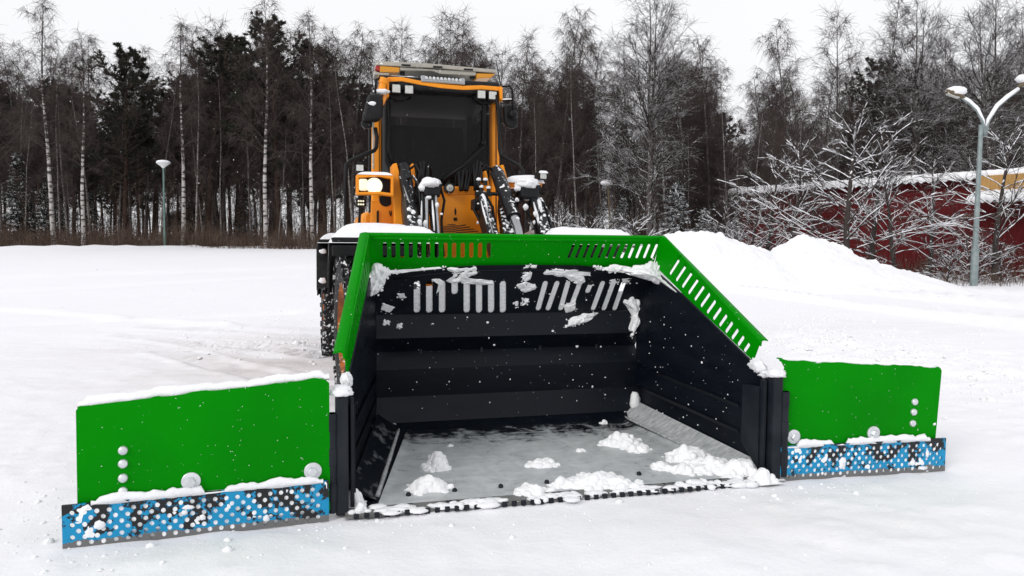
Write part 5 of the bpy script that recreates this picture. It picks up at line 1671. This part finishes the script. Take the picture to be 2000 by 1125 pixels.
a = LB_().tube([P(786, 322, 3.25), P(790, 336, 3.22), P(800, 395, 2.95), P(806, 462, 2.5), P(812, 560, 1.95)], [.055, .066, .066, .06, .05], 16).build('lift_cylinder', M['cyl'], loader, auto=40)
rod((781, 345), (808, 418), 3.05, 2.75, .008, m='chrome', name='hydraulic_pipe', n=8, parent=a)
rod((783, 350), (812, 470), 3.00, 2.45, .010, m='cyl', name='hydraulic_pipe', n=8, parent=a)
a = LB_().tube([P(966, 328, 3.25), P(972, 340, 3.22), P(988, 385, 2.95), P(1004, 425, 2.7)], [.05, .072, .075, .07], 16).build('lift_cylinder', M['cyl'], loader, auto=40)
LB_().tube([P(1004, 425, 2.7), P(1012, 450, 2.55), P(1030, 540, 2.0)], [.05, .045, .04], 14).build('lift_cylinder_rod', M['chrome'], a, auto=40)
LB_().tube([P(958, 338, 3.12), P(968, 350, 3.1), P(985, 374, 3.0)], [.016, .016, .016], 8).build('hydraulic_pipe', M['hose'], a, smooth=True)
LB_().tube([P(952, 378, 3.0), P(975, 379, 2.98), P(988, 382, 2.95), P(998, 398, 2.85)], [.018] * 4, 8).build('hydraulic_pipe', M['hose'], a, smooth=True)
# boom arms running down into the bucket
for (pts, w_) in (([(795, 395, 3.2), (806, 470, 2.6), (818, 590, 1.80)], .12), ([(985, 400, 3.15), (996, 470, 2.6), (1018, 600, 1.80)], .14), ([(936, 385, 3.1), (960, 465, 2.6), (985, 560, 1.9)], .10), ([(1046, 398, 3.0), (1062, 460, 2.6), (1090, 560, 1.9)], .10)):
    q = [P(*k) for k in pts]
    b = LB_()
    for u, v in zip(q[:-1], q[1:]):
        b.bar(u, v, w_, .17)
    arm = b.build('lift_arm', M['cyl'], loader, bevel=.01)
    snl = [k + np.array([.0, -.03, .105]) for k in q]
    LB_().tube([lerp(snl[0], snl[1], t) for t in (.15, .3, .5, .62)], [.012, .026, .018, .008], 8).build('arm_snow', M['snow'], arm, smooth=True)
# tilt linkage heads under caps of snow
for (px, py, y, w_, h_) in ((842, 372, 2.95, .16, .15), (1030, 374, 2.95, .20, .17)):
    q = P(px, py, y)
    hd = LB_().box(q, (w_, .22, h_)).build('linkage_head', M['cyl'], loader, bevel=.03)
    LB_().tube([q + np.array([-w_ * .62, -.02, .02]), q + np.array([w_ * .62, -.02, .02])], .055, 14).build('linkage_pin', M['cyl'], hd, auto=40)
    LB_().blob(q + np.array([-.01, -.02, h_ * .42]), (w_ * .62, .14, .062), int(px), .30, 20, 2.6, flat=-.75).blob(q + np.array([-w_ * .5, -.04, .03]), (.05, .06, .05), int(px) + 1, .3, 14, 2.6).build('snow_cap', M['snow'], hd, smooth=True)
for (a, b, y0, y1, r0, m) in (((833, 380), (836, 530), 2.9, 2.5, .020, 'chrome'), ((845, 380), (856, 530), 2.9, 2.4, .026, 'cyl'), ((851, 382), (862, 530), 2.86, 2.4, .014, 'chrome'), ((826, 380), (824, 530), 2.92, 2.6, .022, 'cyl'),
                              ((1040, 385), (1076, 530), 2.9, 2.3, .036, 'cyl'), ((1052, 392), (1092, 540), 2.88, 2.3, .016, 'chrome'), ((1046, 390), (1062, 530), 2.93, 2.4, .018, 'cyl'),
                              ((938, 385), (968, 500), 2.92, 2.3, .022, 'cyl'), ((944, 390), (975, 500), 2.88, 2.3, .010, 'chrome')):
    c = rod(a, b, y0, y1, r0, m=m, name='hydraulic_rod')
    if m == 'cyl':
        p0 = P(*a, y0); p1 = P(*b, y1); t_ = np.array([-.012, -.012, .012 + r0 * .5])
        LB_().tube([lerp(p0, p1, .12) + t_, lerp(p0, p1, .30) + t_, lerp(p0, p1, .52) + t_], [r0 * .2, r0 * .45, r0 * .25], 7).build('rod_snow', M['snow'], c, smooth=True)
# valve block with fittings
vb = LB_().box(P(931, 400, 3.0), (.10, .14, .11)).build('valve_block', M['plastic'], loader, bevel=.015)
for (px, py) in ((935, 362), (948, 362), (940, 376), (954, 378)):
    q = P(px, py, 3.0)
    LB_().tube([q, q + np.array([0, 0, .05])], [.022, .018], 10).build('valve_fitting', M['cyl'], vb, auto=40)
    LB_().blob(q + np.array([0, 0, .058]), (.025, .025, .018), px, .2, 10).build('snow_cap', M['snow'], vb, smooth=True)
LB_().bar(P(928, 378, 2.98), P(960, 380, 2.98), .06, .035).build('valve_bracket', M['plastic'], vb)
# hoses in front of the windscreen
for k, (px, top, sway) in enumerate(((822, 318, -6), (828, 316, 4), (836, 322, 8), (896, 336, -6), (904, 334, 3), (912, 336, 6), (918, 338, 10), (926, 322, -3), (932, 316, 4), (938, 318, 8))):
    q = [P(px - sway * .6, 372, 3.25), P(px - sway * .3, top + 20, 3.32), P(px, top, 3.38), P(px + sway * .6, top + 6, 3.42), P(px + sway, top + 40, 3.45)]
    LB_().tube(q, [.016] * 5, 8).build('hydraulic_hose', M['hose'], loader, smooth=True)

# more hoses and pipes looping between the arms, dusted with snow
for k, (pts, rr, mm) in enumerate([
        ([(792, 352, 3.1), (806, 344, 3.0), (818, 360, 2.95), (822, 410, 2.9), (816, 470, 2.7)], .015, 'cyl'), ([(812, 400, 3.0), (822, 392, 2.95), (830, 415, 2.9), (826, 450, 2.8), (830, 500, 2.6)], .017, 'hose'),
        ([(862, 372, 2.98), (868, 392, 2.95), (862, 430, 2.9), (866, 500, 2.6)], .013, 'hose'), ([(848, 388, 2.9), (838, 410, 2.86), (848, 436, 2.82), (842, 500, 2.6)], .015, 'cyl'),
        ([(929, 396, 2.95), (926, 410, 2.93), (938, 432, 2.9), (956, 470, 2.6), (966, 520, 2.4)], .016, 'hose'), ([(950, 384, 2.95), (962, 404, 2.9), (966, 436, 2.8), (984, 500, 2.4)], .014, 'hose'),
        ([(976, 392, 3.0), (984, 420, 2.9), (986, 452, 2.7), (996, 510, 2.4)], .018, 'cyl'), ([(1012, 376, 2.95), (1004, 384, 2.9), (1008, 396, 2.88), (1022, 392, 2.86)], .014, 'hose'),
        ([(1036, 392, 2.9), (1030, 412, 2.85), (1044, 440, 2.75), (1056, 500, 2.4)], .015, 'hose'), ([(1056, 388, 2.9), (1068, 410, 2.85), (1076, 440, 2.7), (1096, 510, 2.3)], .017, 'cyl'),
        ([(800, 330, 3.2), (812, 322, 3.2), (820, 336, 3.15), (816, 356, 3.1)], .014, 'hose'), ([(958, 330, 3.2), (950, 322, 3.25), (940, 332, 3.2), (942, 356, 3.1)], .013, 'hose')]):
    LB_().tube([P(*q) for q in pts], [rr] * len(pts), 8).build('hydraulic_hose', M[mm], loader, smooth=True)
r_ = np.random.default_rng(55)
for k in range(26):
    px = r_.choice([r_.uniform(795, 866), r_.uniform(928, 1085)]); py = r_.uniform(385, 452)
    a = r_.uniform(.010, .028); LB_().blob(P(px, py, r_.uniform(2.5, 2.8)), (a, a * .8, a * r_.uniform(.6, 1.6)), k, .4, 10, 3).build('snow_clump', M['snow'], loader, smooth=True)

# ---- cab
YW, YF = 4.05, 3.92


cabf = thing('x', None, None) if False else None
cab = pl([(727, 210), (745, 205), (745, 520), (725, 520)], YW + .15, .10, 'cab', M['orange'], None, .02)
cab['label'] = 'orange cab frame'
pl([(960, 200), (976, 205), (976, 520), (960, 520)], YW + .05, .12, 'cab_pillar', M['orange'], cab, .02)
pl([(968, 205), (970, 205), (970, 520), (968, 520)], YW + .046, .004, 'pillar_seam', M['plastic'], cab, 0)
# inner frame of the windscreen, rear wall, side posts, floor and roof
zt = P(850, 165, YW)[2]; zb = P(850, 362, YW)[2]; xl = P(748, 260, YW)[0]; xr = P(962, 260, YW)[0]
for (x, y) in ((xl - .02, YW + 1.5), (xr + .03, YW + 1.5)):
    LB_().box((x, y, (zt + 1.1) / 2), (.09, .10, zt - 1.1)).build('cab_pillar', M['plastic'], cab, bevel=.015)
LB_().box(((xl + xr) / 2, YW + .85, 1.25), (xr - xl, 1.5, .5)).build('cab_base', M['orange'], cab, bevel=.02)
LB_().box(((xl + xr) / 2, YW + 1.56, 1.75), (xr - xl, .05, .7)).build('cab_rear_panel', M['plastic'], cab)
LB_().box(((xl + xr) / 2, YW + .75, zt - .03), (xr - xl + .12, 1.75, .15)).build('roof', M['plastic'], cab, bevel=.03)
# windscreen with curved lower corners; side and rear panes
ws = [(757, 200), (768, 186), (790, 176), (840, 172), (900, 174), (935, 180), (948, 192), (951, 205), (953, 300), (948, 345), (928, 363), (862, 363), (850, 348), (780, 345), (766, 334), (757, 312)]
q = [P(px, py, YW) for px, py in ws]
LB_().prism(q, (0, .012, 0)).build('windscreen', M['glass'], cab)
q2 = [(c + (c - np.mean(q, 0)) * np.array([.035, 0, .022])) for c in q]
fr = LB_(); m_ = len(q)
fr.add(q + q2 + [c + np.array([0, .05, 0]) for c in q] + [c + np.array([0, .05, 0]) for c in q2], [(i, (i + 1) % m_, (i + 1) % m_ + m_, i + m_) for i in range(m_)] + [(i + 2 * m_, i + 3 * m_, (i + 1) % m_ + 3 * m_, (i + 1) % m_ + 2 * m_) for i in range(m_)] + [(i + m_, (i + 1) % m_ + m_, (i + 1) % m_ + 3 * m_, i + 3 * m_) for i in range(m_)] + [(i, i + 2 * m_, (i + 1) % m_ + 2 * m_, (i + 1) % m_) for i in range(m_)])
for v in range(len(fr.v)):
    fr.v[v] = (fr.v[v][0], fr.v[v][1] - .012, fr.v[v][2])
fr.build('windscreen_seal', M['hose'], cab)
for x in (xl - .03, xr + .035):
    LB_().box((x, YW + .82, 2.45), (.012, 1.35, 1.35)).build('side_pane', M['glass'], cab)
LB_().box(((xl + xr) / 2, YW + 1.55, 2.62), (xr - xl - .1, .012, 1.0)).build('rear_pane', M['glass'], cab)
# a narrower bent pane between the windscreen and the door post
LB_().tube([P(760, 200, YW - .03), P(761, 240, YW - .03), P(759, 290, YW - .03), P(764, 308, YW - .03), P(770, 320, YW - .03)], [.016] * 5, 8).build('screen_rubber', M['hose'], cab, smooth=True)
pl([(746.5, 215), (755, 203), (755.5, 316), (764, 336), (775, 347), (775, 380), (747, 380)], YW + .06, .012, 'corner_pane', M['corner_glass'], cab, 0)
# seat, wheel and screen inside
LB_().box((-.22, YW + 1.0, 1.95), (.52, .52, .14)).box((-.22, YW + 1.28, 2.35), (.50, .12, .75)).box((-.22, YW + 1.28, 2.82), (.28, .10, .20)).build('seat', M['seat'], cab, bevel=.04)
LB_().tube([(-.22, YW + .25, 1.6), (-.22, YW + .42, 2.12)], .035, 10).build('steering_column', M['plastic'], cab)
q = np.array([-.22, YW + .44, 2.16]); LB_().tube([q + .19 * np.array([math.cos(a), math.sin(a) * .85, math.sin(a) * .45]) for a in np.linspace(0, 2 * math.pi, 28)], .016, 8, cap=False).build('steering_wheel', M['plastic'], cab, smooth=True)
LB_().box((.10, YW + .55, 2.6), (.22, .03, .16)).build('display', M['plastic'], cab, bevel=.01)

# roof visor
vis = [(757, 150), (785, 150), (815, 156), (860, 163), (905, 167), (940, 166), (978, 169), (979, 178), (940, 175), (905, 176), (860, 172), (815, 165), (785, 159), (757, 160)]
pl(vis, YF, .50, 'visor', M['orange'], cab, .01)
pl([(755, 152), (760, 150), (760, 188), (755, 192)], YF - .03, .5, 'visor_end', M['orange'], cab)
pl([(976, 168), (982, 170), (982, 197), (976, 193)], YF - .03, .5, 'visor_end', M['orange'], cab)
pl([(760, 160), (812, 166), (806, 184), (790, 196), (775, 196), (760, 188)], YF + .08, .10, 'lamp_pod', M['plastic'], cab)
pl([(924, 176), (976, 178), (976, 194), (955, 204), (940, 203), (924, 190)], YF + .08, .10, 'lamp_pod', M['plastic'], cab)
pl([(815, 166), (860, 173), (905, 177), (924, 177), (924, 183), (860, 178), (812, 174)], YF + .10, .05, 'visor_lining', M['brown_steel'], cab)
snow_slab(P(760, 150, YF)[0], P(822, 150, YF)[0], YF + .05, YF + .9, P(790, 150, YF)[2] + .01, .05, 21, cab, 'roof_snow', .02)
snow_slab(P(905, 165, YF)[0], P(978, 165, YF)[0], YF + .05, YF + .9, P(940, 165, YF)[2] + .01, .05, 22, cab, 'roof_snow', .02)


def work_lamp(px, py, y, w_=.115, h_=.115, m='lens', yaw=0.0, name='work_lamp'):
    q = P(px, py, y); c, s_ = math.cos(yaw), math.sin(yaw); A = np.array([[c, s_, 0], [-s_, c, 0], [0, 0, 1.]])
    b = LB_().box(q + A[1] * .045, (w_, .09, h_), A).build(name, M['plastic'], loader, bevel=.012)
    for i in (-1, 0, 1):
        LB_().box(q + A[1] * .095 + A[0] * i * w_ * .3, (.012, .03, h_ * .8), A).build('cooling_fin', M['plastic'], b)
    LB_().box(q - A[1] * .003, (w_ * .80, .012, h_ * .78), A).build('lamp_lens', M[m], b, bevel=.008)
    LB_().box(q + A[1] * .05 + np.array([0, 0, h_ * .5 + .012]), (w_ * .5, .03, .03), A).build('lamp_bracket', M['plastic'], b)
    return b


for (px, py) in ((774, 173), (799, 175), (940.5, 184.5), (962.5, 186.5)):
    work_lamp(px, py, YF - .03, .108, .108)
# light bar
q0, q1 = P(822, 153, YF - .02), P(909, 159, YF - .02)
lbm = LB_().bar(q0 + np.array([0, .05, 0]), q1 + np.array([0, .05, 0]), .09, .075).build('light_bar', M['chrome'], cab, bevel=.015)
for k in range(10):
    q = lerp(q0, q1, .12 + .76 * k / 9) + np.array([0, -.004, .010])
    LB_().lathe([(.017, .012), (.017, -.008), (.004, -.010)], q, (0, 1, 0), 10).build('bar_lamp', M['lens'] if k % 2 else M['zinc'], lbm)
LB_().bar(lerp(q0, q1, .1) + np.array([0, .0, .022]), lerp(q0, q1, .9) + np.array([0, .0, .022]), .02, .022).build('bar_reflector', M['hose'], lbm)
# beacon board across the roof
YB = 4.45
bb = pl([(735, 119), (842, 124), (970, 136), (970, 142.5), (842, 132.5), (735, 127)], YB, .38, 'beacon_board', M['beige'])
pl([(781, 131), (930, 140), (930, 147), (862, 145), (845, 139), (781, 137)], YB + .02, .30, 'board_core', M['beige'], bb)
pl([(742, 128), (781, 131.5), (780, 141), (742, 141)], YB + .01, .32, 'amber_lens', M['amber'], bb)
pl([(734, 127.5), (742, 128), (742, 139), (733, 136)], YB + .012, .32, 'red_lens', M['redlens'], bb)
pl([(931, 143), (968, 144), (958, 152), (931, 153)], YB + .01, .32, 'amber_lens', M['amber'], bb)
pl([(731, 138), (741, 141.5), (760, 142), (760, 147), (731, 146)], YB + .02, .25, 'end_cap', M['beige'], bb)
pl([(738, 147), (760, 148), (758, 153), (738, 149)], YB + .0, .2, 'marker_lens', M['amber'], bb)
for (px, py) in ((793, 127.5), (855, 131), (915, 136)):
    pl([(px - 9, py - 2.5), (px + 9, py - 1.5), (px + 9, py + 2), (px - 9, py + 1)], YB - .004, .004, 'board_clip', M['plastic'], bb, 0)
for px in (786, 922):
    LB_().bar(P(px, 139, YB + .1), P(px, 154, YB + .1), .06, .05).build('board_mount', M['plastic'], bb)
snow_slab(P(738, 119, YB)[0], P(900, 125, YB)[0], YB + .02, YB + .36, P(800, 121, YB)[2] - .015, .03, 23, bb, 'snow_cap', .03)
# aerial
LB_().tube([P(969, 118, 4.3), P(978, 168, 4.25)], [.004, .008], 6).build('aerial', M['hose'], cab)

# mirrors and their arms
ma = LB_().tube([P(757, 158, YF), P(742, 152, YF - .05), P(734, 156, YF - .08), P(733, 182, YF - .10)], [.013] * 4, 8).build('mirror_arm', M['hose'], loader, smooth=True)
LB_().lathe([(.02, -.07), (.045, -.055), (.040, .01), (.052, .02), (.045, .075), (.01, .085)], P(747, 166, YF - .05), (.25, 0, 1), 14).build('beacon', M['orange'], ma, auto=40)
LB_().blob(P(745, 179, YF - .06), (.085, .06, .028), 24, .3, 16, 2.5).build('snow_cap', M['snow'], ma, smooth=True)
mir = LB_().prism([P(px, py, YF - .12) for px, py in ((719, 184), (744, 182), (749, 196), (748, 226), (738, 237), (710, 236), (708, 226))], (0, .12, 0)).build('mirror', M['plastic'], ma, bevel=.03)
LB_().prism([P(px, py, YF - .05) for px, py in ((706, 234), (728, 237), (727, 250), (712, 249), (705, 243))], (0, .10, 0)).build('wide_mirror', M['plastic'], ma, bevel=.02)
LB_().blob(P(727, 202, YF - .125), (.04, .008, .022), 6, .4, 12).build('snow_clump', M['snow'], ma, smooth=True)
ma = LB_().tube([P(980, 169, YF), P(995, 168, YF - .04), P(1001, 176, YF - .06), P(1001.5, 215, YF - .08)], [.012] * 4, 8).tube([P(981, 196, YF), P(1001, 196, YF - .06)], .012, 8).build('mirror_arm', M['hose'], loader, smooth=True)
LB_().tube([P(980, 194.5, YF - .0), P(1000, 194.5, YF - .05)], [.012, .012], 8).build('arm_snow', M['snow'], ma)
LB_().prism([P(px, py, YF - .02) for px, py in ((984, 204), (1008, 203), (1013, 212), (1013, 244), (1006, 251), (990, 248), (985, 236))], (0, .09, 0)).build('mirror', M['plastic'], ma, bevel=.03)
LB_().blob(P(1002, 224, YF - .07), (.052, .05, .052), 3, .04, 16).build('mirror_knob', M['hose'], ma, smooth=True)
# guard rails
for pts in (((733, 250, 3.85), (736, 268, 3.82), (735, 288, 3.78), (731, 294, 3.70), (684, 314, 3.45), (677, 322, 3.40), (675.5, 336, 3.38), (675.5, 520, 3.38)),
            ((968, 186, 3.9), (974, 215, 3.88), (975.5, 290, 3.8), (978, 303, 3.75), (1014, 324, 3.5), (1021, 333, 3.45), (1022.5, 345, 3.42), (1023, 520, 3.42))):
    LB_().tube([P(*k) for k in pts], [.021] * len(pts), 10).build('guard_rail', M['hose'], loader, smooth=True)
LB_().tube([P(729, 236, 4.0), P(729, 330, 4.0)], .012, 8).build('guard_rail', M['beige'], loader)
# wiper
wp = LB_().tube([P(866, 352, YW - .06), P(905, 325, YW - .07), P(944, 284, YW - .06)], [.030, .026, .020], 10).build('wiper_arm', M['hose'], cab, smooth=True)
LB_().box(P(944, 240, YW - .04), (.022, .03, .50)).build('wiper_blade', M['hose'], wp)
LB_().blob(P(944, 280, YW - .07), (.03, .03, .03), 4, .1, 10).build('wiper_joint', M['hose'], wp, smooth=True)

# ---- headlamps: lit one in its orange cage
YH = 3.05
b = LB_()
ol = [(696, 341), (740, 339), (769, 343), (769, 383), (740, 379), (696, 380)]; il = [(701, 347), (740, 344), (764, 349), (764, 377), (740, 374), (701, 375)]
A_ = [P(*k, YH) for k in ol]; B_ = [P(*k, YH) for k in il]; n = 6; dv = np.array([0, .16, 0])
b.add(A_ + B_ + [k + dv for k in A_] + [k + dv for k in B_], [(i, (i + 1) % n, (i + 1) % n + n, i + n) for i in range(n)] + [(i + 2 * n, i + 3 * n, (i + 1) % n + 3 * n, (i + 1) % n + 2 * n) for i in range(n)] + [(i, i + 2 * n, (i + 1) % n + 2 * n, (i + 1) % n) for i in range(n)] + [(i + n, (i + 1) % n + n, (i + 1) % n + 3 * n, i + 3 * n) for i in range(n)])
hl = b.build('headlamp_cage', M['orange'], loader, bevel=.005)
hl['label'] = 'orange cage with a lit headlamp'
pl([(700, 346), (765, 348), (765, 378), (700, 376)], YH + .13, .03, 'cage_back', M['plastic'], hl, 0)
q = P(709, 361, YH + .03); LB_().box(q, (.085, .06, .115)).build('marker_lamp', M['lit_soft'], hl, bevel=.02)
q = P(731, 363, YH + .05)
h0 = LB_().lathe([(.078, .06), (.076, .0), (.060, -.010), (.01, -.010)], q, (0, 1, 0), 24).build('headlight', M['lit_rim'], hl, auto=40)
h0['label'] = 'lit round headlamp, glaring white'
LB_().lathe([(.052, -.009), (.046, -.018), (.002, -.022)], q, (0, 1, 0), 20).build('headlight_bulb', M['lit'], hl, smooth=True)
LB_().lathe([(.082, .08), (.082, -.004), (.076, -.004), (.076, .07)], q, (0, 1, 0), 24).build('lamp_ring', M['chrome'], hl, auto=40)
snow_slab(P(697, 340, YH)[0], P(768, 340, YH)[0], YH - .005, YH + .16, P(735, 340, YH)[2] + .004, .022, 25, hl, 'snow_cap', .012)
w1 = work_lamp(703, 328, YH + .12, .085, .075, 'lens')
LB_().bar(P(703, 336, YH + .17), P(703, 346, YH + .17), .03, .03).build('lamp_bracket', M['plastic'], w1)
w2 = work_lamp(705, 396, YH + .12, .098, .085, 'hose')
for i in range(6):
    q = P(705, 396, YH + .115) + np.array([(.022 * ((i % 3) - 1)), -.012, .016 * (1 if i < 3 else -1)])
    LB_().lathe([(.010, .004), (.009, -.003), (.002, -.004)], q, (0, 1, 0), 8).build('led', M['lit_soft'], w2)
LB_().bar(P(703, 405, YH + .17), P(700, 470, YH + .3), .025, .025).build('lamp_stalk', M['plastic'], w2)
# lamp bracket on the other side, buried in snow
br = pl([(985, 352), (1060, 352), (1058, 366), (985, 366)], YH + .25, .18, 'lamp_shelf', M['orange'])
pl([(1000, 380), (1050, 384), (1050, 390), (1000, 390)], YH + .10, .16, 'lamp_step', M['orange'])
snow_slab(P(985, 352, YH + .25)[0], P(1062, 352, YH + .25)[0], YH + .2, YH + .46, P(1020, 352, YH + .25)[2], .06, 26, br, 'snow_cap', .03)
work_lamp(1061, 343, YH + .10, .095, .085, 'lens', .35)
snow_slab(P(1052, 338, YH + .1)[0], P(1070, 338, YH + .1)[0], YH + .08, YH + .2, P(1061, 336, YH + .1)[2], .02, 27, loader, 'snow_cap', .012)

# ================================================================== FALLING SNOW
fl_ = MB(); r_ = np.random.default_rng(31)
for k in range(1500):
    q = np.array([r_.uniform(-8, 9), r_.uniform(1.3, 15), r_.uniform(.05, 6.5)])
    a = float(np.clip(.0032 * r_.lognormal(0, .42), .0015, .0085)); d = np.array([r_.normal(.25, .25), r_.normal(0, .3), 1.0]); d /= np.linalg.norm(d)
    x = np.cross(d, (0, 1., 0)); x /= np.linalg.norm(x); y = np.cross(d, x); el = r_.uniform(.9, 1.7)
    vs = [q + d * a * el, q - d * a * el] + [q + a * r_.uniform(.6, 1.1) * (math.cos(t) * x + math.sin(t) * y) for t in np.linspace(0, 2 * math.pi, 6)[:-1]]
    fl_.add(vs, [(0, 2 + i, 2 + (i + 1) % 5) for i in range(5)] + [(1, 2 + (i + 1) % 5, 2 + i) for i in range(5)])
o = fl_.build('snowflakes', M['snow'], None, smooth=True)
tag(o, 'loose flakes of snow falling through the air', kind='stuff')
